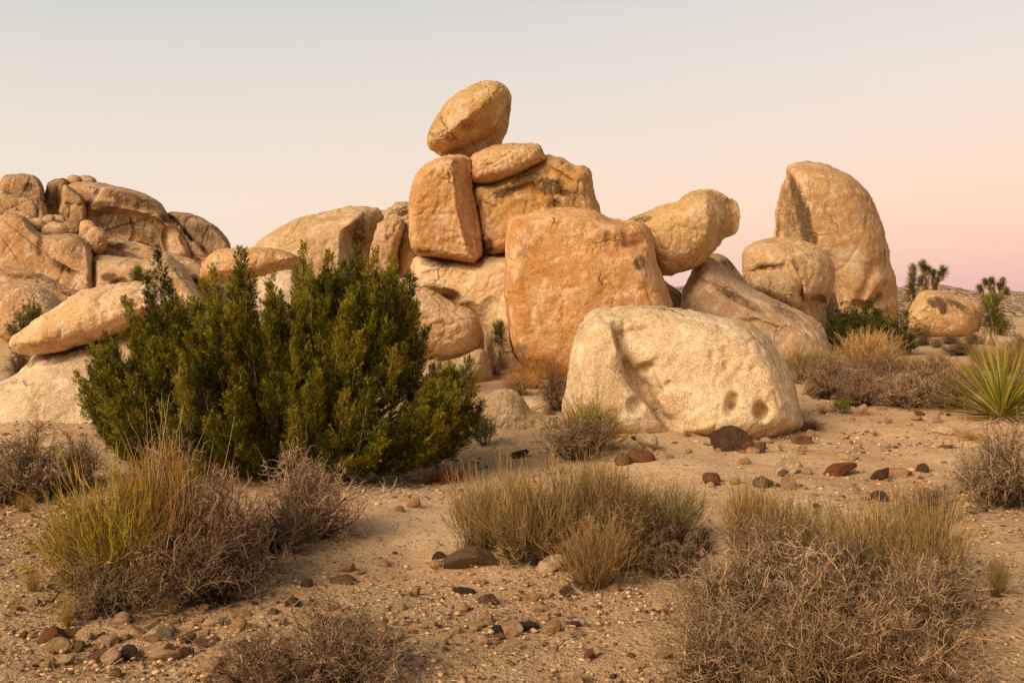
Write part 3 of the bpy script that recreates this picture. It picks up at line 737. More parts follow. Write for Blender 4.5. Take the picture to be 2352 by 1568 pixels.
# --- left hillside
boulder(Z1, [(365,205),(352,165),(375,148),(450,137),(520,140),(600,158),(690,187),(760,213),(830,248),(870,288),(900,328),(940,362),(960,385),(1000,455),(1022,515),(1015,560),(900,565),(780,515),(680,495),(560,465),(490,410),(440,360),(440,290),(400,262)],
        49.4, 2.4, (0.47,0.32,0.195), 'huge domed rock crowning the left hill, split by a long curving crack',
        [('step',[(455,308),(540,296),(600,285),(690,297),(760,320),(820,348),(870,380),(955,386)],1,0.75,60),('groove',[(455,308),(540,296),(600,285),(690,297),(760,320),(820,348),(870,380)],4,0.35),
         ('groove',[(440,280),(490,235),(530,175)],3,0.3),('groove',[(700,330),(715,400),(690,470)],3,0.25),('groove',[(600,330),(585,390),(620,450)],3,0.2),('step',[(880,390),(870,430),(885,520)],-1,0.3,30),('groove',[(880,390),(930,400),(990,470)],3,0.3),
         ('stain',700,240,160,40,0.8,0.3),('stain',560,262,120,25,0.8),('stain',880,340,50,35,0.7),('stain',640,370,150,60,0.8),('stain',800,430,120,50,0.6),('pale',900,440,20,50,0.6)], edge=0.5, mat=M_ROCKV)
boulder(Z1, [(888,307),(960,304),(1040,325),(1110,360),(1170,410),(1205,450),(1219,500),(1190,515),(1130,550),(1090,590),(1060,560),(1082,520),(1030,460),(960,380),(925,340)],
        50.0, 1.6, (0.38,0.27,0.17), 'smaller brown dome stepping down to the right of the arched dome',
        [('face',[(930,350),(1000,420),(1060,480),(1100,540)],1,0.7),('stain',1080,400,80,40,0.6,0.5)], edge=0.5, mat=M_ROCKV)
boulder(Z1, [(950,380),(1000,455),(1040,465),(1075,510),(1110,550),(1090,595),(1040,590),(980,560),(1010,540),(1005,480)],
        48.6, 0.8, (0.44,0.31,0.19), 'lumpy rock wedged beneath the smaller brown dome', [('groove',[(1010,520),(1060,560)],4,0.2)], edge=0.5, mat=M_ROCKV)
boulder(Z1, [(262,160),(285,145),(335,134),(352,150),(360,200),(345,260),(332,325),(290,322),(245,300),(238,262),(250,200)],
        49.5, 1.1, (0.33,0.215,0.13), 'dark blocky pillar at the left end of the arched dome',
        [('groove',[(245,265),(290,270),(330,280)],4,0.2),('face',[(330,140),(335,220),(325,320)],-1,0.7),('stain',300,210,20,60,0.8)], edge=0.4, mat=M_ROCKV)
boulder(Z1, [(345,165),(400,200),(435,235),(450,300),(438,350),(400,364),(350,348),(325,300),(340,240)],
        47.5, 0.9, (0.43,0.29,0.17), 'cracked block below the left shoulder of the arched dome',
        [('groove',[(350,255),(400,262),(440,262)],4,0.2),('groove',[(375,262),(370,330)],4,0.15)], edge=0.4, mat=M_ROCKV)
boulder(Z1, [(353,165),(358,122),(385,108),(415,112),(425,125),(420,150),(390,170)],
        50.0, 0.6, (0.48,0.34,0.20), 'small knob of rock perched on top left of the arched dome', [], edge=0.6)
boulder(Z1, [(415,135),(430,112),(470,112),(500,122),(508,138),(480,150),(430,155)],
        50.4, 0.6, (0.46,0.33,0.2), 'flat cap rock beside the knob on the arched dome', [], edge=0.6)
boulder(Z1, [(20,120),(80,108),(140,106),(190,124),(215,160),(223,200),(215,245),(150,227),(60,207),(10,190)],
        48.0, 1.3, (0.42,0.29,0.18), 'rounded block at the top of the left edge', [('stain',150,170,40,30,0.9)], edge=0.45, mat=M_ROCKV)
boulder(Z1, [(0,195),(60,208),(150,230),(215,250),(234,285),(236,345),(180,345),(60,330),(0,300)],
        47.0, 1.4, (0.43,0.30,0.185), 'cracked block under the rounded block at the left edge', [('groove',[(180,240),(200,290),(195,340)],4,0.15),('stain',200,270,14,50,0.8)], edge=0.45, mat=M_ROCKV)
for zs, Yd, T_, c_, lb in (
    ([(150,352),(170,340),(215,342),(240,365),(235,398),(200,405),(165,385)], 42.0, .5, (0.60,0.43,0.28), 'small pale orange boulder in the gully at the left hill, next to the cracked block'),
    ([(228,400),(250,368),(300,362),(340,372),(365,405),(345,428),(280,432),(235,425)], 41.0, .7, (0.60,0.44,0.29), 'peach coloured round boulder in the gully below the dark pillar'),
    ([(228,345),(250,322),(282,320),(290,345),(280,370),(240,372)], 44.0, .5, (0.48,0.34,0.21), 'little brown boulder tucked above the peach coloured round one'),
    ([(278,345),(285,322),(330,322),(348,345),(345,368),(300,366)], 45.0, .5, (0.46,0.34,0.23), 'flat grey brown boulder at the foot of the dark pillar'),
    ([(340,368),(365,350),(420,365),(430,400),(390,425),(355,410)], 43.5, .5, (0.36,0.24,0.14), 'dark brown rock in the recess right of the peach coloured boulder'),
    ([(425,400),(430,360),(455,348),(490,358),(510,385),(500,430),(470,450),(430,435)], 41.5, .7, (0.58,0.38,0.22), 'upright orange rock standing in front of the hollowed wall'),
    ([(440,440),(480,400),(490,382),(525,385),(555,405),(568,435),(560,480),(530,520),(495,530),(470,490)], 40.0, .7, (0.54,0.39,0.25), 'pale pointed rock hanging over the dark cleft in the left hill'),
    ([(60,310),(110,303),(160,318),(180,345),(150,355),(80,350)], 43.0, .6, (0.55,0.36,0.21), 'orange sliver of rock at the left edge above the fractured slope')):
    boulder(Z1, zs, Yd, T_, c_, lb, edge=0.5, amp=2.6)
boulder(Z1, [(0,340),(110,320),(140,345),(175,385),(225,420),(300,425),(380,420),(440,445),(470,480),(480,560),(484,660),(482,715),(420,745),(320,715),(250,680),(130,640),(0,620)],
        40.0, 2.2, (0.49,0.325,0.195), 'fractured slope of rock at the left edge below the gully',
        [('step',[(115,380),(180,440),(230,520),(300,570),(360,600),(460,640)],1,0.22,14),('stain',210,480,20,60,0.9),('stain',330,590,90,18,0.9,0.5),
         ('groove',[(300,690),(340,600)],3,0.15),('stain',400,500,50,60,0.5),('pale',420,670,50,45,0.6)], edge=0.3, lean=0.4, mat=M_ROCKV)
boulder(Z1, [(525,520),(550,470),(575,445),(640,447),(740,480),(860,520),(960,553),(1040,578),(1078,612),(1082,680),(1055,705),(1000,680),(900,600),(800,560),(700,555),(600,545),(535,540)],
        42.0, 1.5, (0.54,0.37,0.23), 'long flat topped ledge of rock below the brown domes',
        [('step',[(930,570),(960,620),(1010,660),(1060,650)],1,0.5,25),('stain',640,480,60,20,0.8),('stain',900,560,90,14,0.7,0.3),('stain',1030,650,22,25,0.9),('groove',[(640,455),(680,500),(760,500)],4,0.15)], edge=0.4, lean=0.3, mat=M_ROCKV)
boulder(Z1, [(488,600),(500,545),(560,535),(700,548),(800,555),(880,525),(940,570),(1000,640),(1048,710),(1100,800),(1100,900),(800,930),(560,860),(488,760)],
        39.0, 1.8, (0.54,0.385,0.245), 'smooth pinkish slope of rock behind the top of the juniper',
        [('stain',580,645,50,28,0.9),('step',[(570,690),(620,660),(660,650),(700,680)],1,0.3,30),('stain',640,670,40,10,0.7),('step',[(880,540),(960,640),(1040,720)],-1,0.15,30)], edge=0.3, lean=0.5)
boulder(Z1, [(-40,620),(60,610),(160,615),(250,645),(330,690),(435,738),(400,790),(340,840),(200,850),(0,820)],
        34.0, 1.4, (0.50,0.33,0.20), 'low reddish boulder at the left edge under the fractured slope',
        [('stain',370,740,60,12,0.9,0.4),('groove',[(200,665),(240,680),(280,675)],3,0.12),('stain',130,640,120,20,0.5)], edge=0.5, lean=0.3)
boulder(Z1, [(-60,700),(60,680),(170,685),(260,720),(322,785),(330,900),(250,980),(0,960)],
        31.0, 1.5, (0.54,0.38,0.25), 'rounded pinkish boulder low at the left edge above the green bush', [('stain',140,830,60,30,0.5),('groove',[(120,800),(170,820),(200,870)],3,0.1)], edge=0.55)

# ------------------------------------------------------------------ ground and hills
def axis(lo, hi, st, far, k=1.09, neg=None):
    a = [lo]
    x, d = lo, st
    up = list(np.arange(lo, hi + st / 2, st))
    x, d = up[-1], st
    while x < far: d *= k; x += d; up.append(x)
    dn = []; x, d = lo, st; lim = -far if neg is None else neg
    while x > lim: d *= k; x -= d; dn.append(x)
    return np.array(dn[::-1] + up)
ax = axis(-7, 7, 0.05, 2600)
ay = axis(2.4, 13, 0.045, 2800, neg=-400)
GX, GY = np.meshgrid(ax, ay)
gzz = gz(GX, GY)
pts = np.stack([GX.ravel(), GY.ravel(), np.zeros(GX.size)], 1)
near = np.clip(1.6 - np.hypot(GX, GY) / 22, 0, 1).ravel()
gr_n = fbm(pts * 0.55, 3)
def gravel_amount(x, y):
    g = 0.22 + np.clip((7.2 - y) / 2.2, 0, 1) * 0.55
    g = np.maximum(g, np.clip((-x * 0.8 - 1.4) / 1.0, 0, 1) * np.clip((9 - y) / 2, 0, 1) * 0.9)
    g = np.maximum(g, np.exp(-((x - 3.6) / 1.6) ** 2 - ((y - 7.5) / 2.2) ** 2) * 0.75)
    # trodden sandy paths
    path = np.exp(-((x + 0.55 - 0.05 * (y - 6)) / 0.5) ** 2) * np.clip((9 - y) / 2, 0, 1) * np.clip((y - 5.2) / 0.8, 0, 1)
    path = np.maximum(path, np.exp(-((y - 9.3 + 0.0 * x) / 0.8) ** 2) * np.clip((x + 0.5) / 1.5, 0, 1))
    return np.clip(g * (1 - 0.85 * path), 0.04, 1)
gravel = np.clip(gravel_amount(GX.ravel(), GY.ravel()) + 0.25 * gr_n, 0.0, 1)
zz = gzz.ravel() + near * (0.024 * fbm(pts * 3.1, 3) + 0.012 * (.3 + gravel) * fbm(pts * 11, 3))
V = np.stack([GX.ravel(), GY.ravel(), zz], 1)
ny, nx = GX.shape
ii = (np.arange(ny - 1)[:, None] * nx + np.arange(nx - 1)[None]).ravel()
me = new_mesh('ground', V, quads=np.stack([ii, ii + 1, ii + nx + 1, ii + nx], 1), attrs={'gravel': gravel}, smooth=True)
g_ob = link('ground', me, M_GROUND); tag(g_ob, 'sandy desert ground with gravel', kind='structure')

def hill(name, x0, x1, y0, depth, hfun, nxx, label, rough=0.8):
    u = np.linspace(0, 1, nxx); v = np.linspace(0, 1, 130)
    U, Vv = np.meshgrid(u, v)
    X = x0 + (x1 - x0) * U; Yy = y0 + depth * Vv
    prof = np.sin(np.clip(Vv * 1.1, 0, 1) * pi / 2) ** 0.9
    prof = np.where(Vv > 0.6, prof * (1 - 0.9 * ((Vv - 0.6) / 0.4) ** 2), prof)
    p3 = np.stack([X.ravel(), Yy.ravel(), np.zeros(X.size)], 1)
    n = fbm(p3 / 6.0, 4).reshape(X.shape); n2 = np.abs(fbm(p3 / 2.6 + 3, 3)).reshape(X.shape)
    Z = 1.14 * hfun(X) * prof * (1 + 0.16 * n) + rough * n2 * prof - 0.4 + 0 * X
    iv = (np.arange(129)[:, None] * nxx + np.arange(nxx - 1)[None]).ravel()
    m = new_mesh(name, np.stack([X.ravel(), Yy.ravel(), Z.ravel()], 1), quads=np.stack([iv, iv + 1, iv + nxx + 1, iv + nxx], 1), smooth=True)
    o = link(name, m, M_HILL); tag(o, label, kind='structure'); return o
def pxX(px, Y): return (px - CX) / F * Y
def hz_fun(table, Y):
    xs = [pxX(p, Y) for p, _ in table]; hs = [CAMZ + (HZ - q) * Y / F for _, q in table]
    return lambda X: np.interp(X, xs, hs)
hill('hill', -60, 110, 118, 45, hz_fun([(0, 690), (1400, 665), (1560, 655), (1700, 668), (2040, 664), (2080, 656), (2130, 651), (2170, 656), (2200, 668), (2240, 686), (2320, 700), (2352, 705), (3000, 705)], 150), 420, 'rubble covered brown hill on the horizon', 0.5)
hill('hill', -200, 320, 230, 80, hz_fun([(0, 690), (1700, 690), (2150, 686), (2220, 682), (2270, 676), (2352, 670), (2700, 660), (3200, 640)], 290), 420, 'more distant brown hill on the horizon at the right', 1.2)

# ------------------------------------------------------------------ plants: building blocks
def grow(rg, start, d, length, k, jit, up):
    pts = [start]; p = start; d = unit(d)
    for i in range(k):
        d = unit(d + rg.normal(0, jit, d.shape) + np.array([0, 0, up]))
        p = p + d * (length / k)[:, None]
        pts.append(p)
    return np.stack(pts, 1), d
def spawn(rg, pts, nchild, tlo, thi, ang, L, up=0.0):
    """children starting along parents (N,k+1,3)"""
    N, K1, _ = pts.shape
    par = np.repeat(np.arange(N), nchild)
    t = rg.uniform(tlo, thi, len(par)) * (K1 - 1)
    i = np.clip(t.astype(int), 0, K1 - 2); f = (t - i)[:, None]
    a = pts[par, i]; b = pts[par, i + 1]
    st = a * (1 - f) + b * f; d = unit(b - a)
    r = unit(rg.normal(size=d.shape)); r = unit(r - (r * d).sum(-1, keepdims=True) * d)
    an = np.radians(rg.uniform(*ang, len(par)))[:, None]
    return st, d * np.cos(an) + r * np.sin(an) + np.array([0, 0, up]), rg.uniform(*L, len(par)), par
class Geo:
    def __init__(s): s.V, s.T, s.Q, s.A, s.n = [], [], [], [], 0
    def add(s, V, tris=None, quads=None, tint=None):
        V = V.reshape(-1, 3)
        if tris is not None: s.T.append(tris + s.n)
        if quads is not None: s.Q.append(quads + s.n)
        s.V.append(V); s.A.append(np.broadcast_to(tint, (len(V),)) if np.ndim(tint) == 0 else tint); s.n += len(V)
    def tubes(s, pts, r0, r1, tint, sides=3):
        """pts (N,K,3) polylines; r0,r1 (N,) radii at start and end; tint (N,)"""
        N, K, _ = pts.shape
        d = np.empty_like(pts); d[:, :-1] = pts[:, 1:] - pts[:, :-1]; d[:, -1] = d[:, -2]
        d = unit(d)
        ref = np.where(np.abs(d[..., 2:3]) > 0.9, np.array([1.0, 0, 0]), np.array([0, 0, 1.0]))
        u = unit(np.cross(d, ref)); w = np.cross(d, u)
        r0 = np.broadcast_to(r0, (N,)); r1 = np.broadcast_to(r1, (N,))
        rad = r0[:, None] + (r1 - r0)[:, None] * np.linspace(0, 1, K)[None]
        V = np.stack([pts + rad[..., None] * (cos(2 * pi * k / sides) * u + sin(2 * pi * k / sides) * w) for k in range(sides)], 2)
        base = (np.arange(N)[:, None, None] * K + np.arange(K - 1)[None, :, None]) * sides
        k = np.arange(sides)[None, None]; k2 = (k + 1) % sides
        Q = np.stack([base + k, base + k2, base + sides + k2, base + sides + k], -1).reshape(-1, 4)
        s.add(V, quads=Q, tint=np.repeat(np.broadcast_to(tint, (N,)), K * sides))
    def leaves(s, c, d, n, L, W, tint, flat_hint=False):
        """diamond leaves at c pointing along d, n = side hint"""
        N = len(c); d = unit(d); w = unit(np.cross(d, n)) if not flat_hint else unit(n - (n * d).sum(-1, keepdims=True) * d)
        nn = np.cross(w, d)
        L = np.broadcast_to(L, (N,))[:, None]; W = np.broadcast_to(W, (N,))[:, None]
        V = np.stack([c, c + d * L * .45 + w * W * .5, c + d * L + nn * 0, c + d * L * .45 - w * W * .5], 1)
        b = np.arange(N)[:, None] * 4
        s.add(V, quads=b + np.arange(4)[None], tint=np.repeat(np.broadcast_to(tint, (N,)), 4))
    def blades(s, c, d, L, W, tint, droop=0.0, segs=3, fold=0.25):
        """long stiff tapering blades"""
        N = len(c); d = unit(d)
        L = np.broadcast_to(L, (N,))[:, None]; W = np.broadcast_to(W, (N,))[:, None]
        w = unit(np.cross(d, np.array([0, 0, 1.0])) + 1e-4)
        nn = unit(np.cross(w, d))
        rows = []
        for k in range(segs + 1):
            t = k / segs
            p = c + d * L * t + np.array([0, 0, -1.0]) * droop * L * t * t
            wd = W * (1 - t ** 1.6) * 0.5 + 1e-4
            rows.append(np.stack([p - w * wd + nn * wd * fold, p - nn * wd * fold, p + w * wd + nn * wd * fold], 1))
        V = np.stack(rows, 1)
        b = (np.arange(N)[:, None, None] * (segs + 1) + np.arange(segs)[None, :, None]) * 3 + np.arange(2)[None, None]
        Q = np.stack([b, b + 1, b + 4, b + 3], -1).reshape(-1, 4)
        s.add(V, quads=Q, tint=np.repeat(np.broadcast_to(tint, (N,)), (segs + 1) * 3))
    def mesh(s, name, smooth=False):
        return new_mesh(name, np.concatenate(s.V), tris=np.concatenate(s.T) if s.T else None,
                        quads=np.concatenate(s.Q) if s.Q else None, attrs={'tint': np.concatenate(s.A)}, smooth=smooth)
def hemi(rg, n, e0, e1):
    az = rg.uniform(0, 2 * pi, n); el = np.radians(rg.uniform(e0, e1, n))
    return np.stack([np.cos(az) * np.cos(el), np.sin(az) * np.cos(el), np.sin(el)], 1)
def norm_scale(meshes):
    """scale meshes together so the plant is 1 m wide and 1 m tall"""
    al = []
    for m in meshes:
        co = np.empty(len(m.vertices) * 3, np.float32); m.vertices.foreach_get('co', co); al.append(co.reshape(-1, 3))
    A = np.concatenate(al)
    r = np.percentile(np.hypot(A[:, 0], A[:, 1]), 97); h = np.percentile(A[:, 2], 98.5)
    for m, co in zip(meshes, al):
        co = co.copy(); co[:, :2] *= 0.5 / r; co[:, 2] *= 1.0 / h
        m.vertices.foreach_set('co', co.ravel()); m.update()

def proto_twig(seed, fine=1.0, buds=True):
    rg = np.random.RandomState(seed); G = Geo(); B = Geo()
    n0 = 22
    st = np.zeros((n0, 3)); st[:, :2] = rg.normal(0, .05, (n0, 2))
    p0, _ = grow(rg, st, hemi(rg, n0, 8, 78), rg.uniform(.30, .52, n0), 5, .2, .03)
    G.tubes(p0, .0075, .004, rg.uniform(0, .35, n0), 4)  # base stems tinted dark, inner shade of the shrub put into their colour
    s1, d1, l1, _ = spawn(rg, p0, 7, .25, 1, (25, 65), (.14, .36), .12)
    p1, _ = grow(rg, s1, d1, l1, 4, .2, .02); G.tubes(p1, .0040, .0026, rg.uniform(.1, .85, len(p1)))
    s2, d2, l2, _ = spawn(rg, p1, 6, .2, 1, (30, 75), (.06, .2), .05)
    p2, _ = grow(rg, s2, d2, l2, 3, .28, .02); G.tubes(p2, .0028, .0018, np.clip(rg.normal(.6, .25, len(p2)), 0, 1))
    s3, d3, l3, _ = spawn(rg, p2, 3, .2, 1, (35, 85), (.025, .075), .03)
    p3, _ = grow(rg, s3, d3, l3, 1, .1, 0); G.tubes(p3, .0020, .0011, np.clip(rg.normal(.70, .28, len(p3)), 0, 1))
    kc = 420; st = np.zeros((kc, 3)); st[:, :2] = rg.normal(0, .11, (kc, 2))
    pc, _ = grow(rg, st, hemi(rg, kc, 2, 60), rg.uniform(.10, .30, kc), 3, .3, 0); G.tubes(pc, .0036, .002, rg.uniform(0, .22, kc))  # low woody crown, tinted near black to deepen the shade inside the shrub
    ms = [G.mesh('stems')]
    if buds:
        k = rg.randint(0, len(p3), int(len(p3) * .7)); c = p3[k, 1] + rg.normal(0, .006, (len(k), 3))
        B.leaves(c, rg.normal(size=c.shape), rg.normal(size=c.shape), rg.uniform(.008, .016, len(k)), .006, rg.uniform(0, 1, len(k)))
        ms.append(B.mesh('buds'))
    norm_scale(ms); return ms
def proto_reed(seed, n0=70, spread=(48, 88)):
    rg = np.random.RandomState(seed); G = Geo(); S = Geo()
    st = np.zeros((n0, 3)); st[:, :2] = rg.normal(0, .085, (n0, 2))
    d0 = hemi(rg, n0, *spread); 
    p0, _ = grow(rg, st, d0 + st * 5, rg.uniform(.28, .5, n0), 5, .10, .04)
    G.tubes(p0, .0038, .0024, rg.uniform(0, .8, n0))
    s1, d1, l1, _ = spawn(rg, p0, 6, .2, 1, (10, 40), (.15, .42), .18)
    p1, _ = grow(rg, s1, d1, l1, 4, .11, .04); t1 = np.clip(rg.normal(.45, .28, len(p1)), 0, 1); G.tubes(p1, .0026, .0014, t1)
    s2, d2, l2, _ = spawn(rg, p1, 4, .2, .95, (10, 38), (.08, .24), .16)
    p2, _ = grow(rg, s2, d2, l2, 3, .08, .05); t2 = np.clip(rg.normal(.5, .28, len(p2)), 0, 1); G.tubes(p2, .0021, .001, t2)
    kc = 380; st = np.zeros((kc, 3)); st[:, :2] = rg.normal(0, .14, (kc, 2))
    pc, _ = grow(rg, st, hemi(rg, kc, 5, 80), rg.uniform(.10, .26, kc), 3, .3, 0); G.tubes(pc, .0034, .002, rg.uniform(0, .12, kc))  # woody crown stems, their dark tint stands for shade among the reeds
    k = 50; st = np.zeros((k, 3)); st[:, :2] = rg.normal(0, .09, (k, 2))
    ps, _ = grow(rg, st, hemi(rg, k, 35, 85) + st * 5, rg.uniform(.45, .85, k), 6, .07, .03); S.tubes(ps, .0034, .0012, rg.uniform(.2, 1, k))
    ms = [G.mesh('stems'), S.mesh('dry_stalks')]; norm_scale(ms); return ms
def proto_yellow(seed):
    rg = np.random.RandomState(seed); G = Geo(); S = Geo(); Lf = Geo()
    n0 = 40; st = np.zeros((n0, 3)); st[:, :2] = rg.normal(0, .06, (n0, 2))
    p0, _ = grow(rg, st, hemi(rg, n0, 12, 85), rg.uniform(.25, .42, n0), 4, .16, .03); G.tubes(p0, .004, .0025, rg.uniform(0, .6, n0))
    s1, d1, l1, _ = spawn(rg, p0, 9, .2, 1, (12, 55), (.12, .28), .12)
    p1, _ = grow(rg, s1, d1, l1, 4, .16, .04); G.tubes(p1, .0022, .0012, rg.uniform(.2, 1, len(p1)))
    s2, d2, l2, _ = spawn(rg, p1, 12, .2, 1, (8, 35), (.04, .10), .25)
    p2, _ = grow(rg, s2, d2, l2, 2, .1, .05); Lf.tubes(p2, .0018, .0008, np.clip(rg.normal(.5, .28, len(p2)), 0, 1))
    k = 60; st = np.zeros((k, 3)); st[:, :2] = rg.normal(0, .07, (k, 2))
    ps, _ = grow(rg, st, hemi(rg, k, 15, 88) + st * 4, rg.uniform(.4, .8, k), 7, .13, .03)
    S.tubes(ps, .0028, .001, rg.uniform(.3, 1, k))
    ms = [G.mesh('stems'), S.mesh('dry_stalks'), Lf.mesh('foliage')]; norm_scale(ms); return ms
def proto_green(seed, leafn=20000, ls=.015):
    rg = np.random.RandomState(seed); G = Geo(); Lf = Geo()
    n0 = 26; st = np.zeros((n0, 3)); st[:, :2] = rg.normal(0, .08, (n0, 2))
    p0, _ = grow(rg, st, hemi(rg, n0, 15, 85), rg.uniform(.25, .42, n0), 4, .14, .06); G.tubes(p0, .008, .004, rg.uniform(0, .6, n0))
    s1, d1, l1, _ = spawn(rg, p0, 8, .3, 1, (20, 55), (.1, .22), .15)
    p1, _ = grow(rg, s1, d1, l1, 4, .14, .04); G.tubes(p1, .004, .002, rg.uniform(.1, .8, len(p1)))
    s2, d2, l2, _ = spawn(rg, p1, 5, .3, 1, (20, 60), (.05, .11), .1)
    p2, _ = grow(rg, s2, d2, l2, 2, .1, .04)
    k = rg.randint(0, len(p2), leafn); f = rg.uniform(0, 1, leafn)[:, None]
    c = p2[k, 1] * (1 - f) + p2[k, 2] * f + rg.normal(0, .008, (leafn, 3))
    tn = rg.uniform(0, 1, len(p2))[k] * .6 + rg.uniform(0, .4, leafn)
    Lf.leaves(c, rg.normal(size=c.shape) + np.array([0, 0, .7]), rg.normal(size=c.shape), rg.uniform(.6, 1.3, leafn) * ls, ls * .5, tn)
    ms = [G.mesh('stems'), Lf.mesh('foliage')]; norm_scale(ms); return ms
def proto_tuft(seed, n=220):
    rg = np.random.RandomState(seed); G = Geo()
    st = np.zeros((n, 3)); st[:, :2] = rg.normal(0, .06, (n, 2))
    p, _ = grow(rg, st, hemi(rg, n, 40, 88) + st * 5, rg.uniform(.4, 1, n), 4, .08, -.05)
    G.tubes(p, .006, .002, rg.uniform(0, 1, n))
    ms = [G.mesh('blades')]; norm_scale(ms); return ms

KINDS = {
    'twig': ([proto_twig(s) for s in (1, 2, 3, 4)], (M_TWIG, M_BUD)),
    'reed': ([proto_reed(s) for s in (11, 12, 13)], (M_EPH, M_STRAW)),
    'yellow': ([proto_yellow(s) for s in (21, 22)], (M_TWIG, M_STRAW, M_YEL)),
    'green': ([proto_green(s) for s in (31, 32)], (M_BARK, M_LEAF)),
    'tuft': ([proto_tuft(s) for s in (41, 42)], (M_STRAW,)),
}
for k_, (prs, mats) in KINDS.items():
    for pr in prs:
        for m_, mt in zip(pr, mats): m_.materials.append(mt)
_pr = random.Random(5)
def shrub(kind, px, py, w, top, label, name='shrub', cat='shrub', group=None, tone=(1, 1, 1), tones=None, depth=0.85, var=None, rz=None, parts=None):
    """px,py: foot of the plant in the photo; w: width and top: highest pixel row"""
    p = gp(px, py); s = p[1] / F
    W = w * s; H = (py - top) * s
    pr = KINDS[kind][0]; v = _pr.randrange(len(pr)) if var is None else var
    ms = pr[v]
    rz = _pr.uniform(0, 6.28) if rz is None else rz
    e = empty(name, (p[0], p[1], p[2] - 0.01 * H), rz, (W, W, H))
    tag(e, label, cat, group)
    for i, m in enumerate(ms):
        o = link(m.name.split('.')[0], m, None, e)
        c = tones[i] if tones else tone
        dk = .80 if (kind == 'twig' and py > 1150) else (.9 if kind == 'reed' and py > 1200 else 1.0)
        o.color = tuple(np.array(c) * dk) + (1,)
    return e

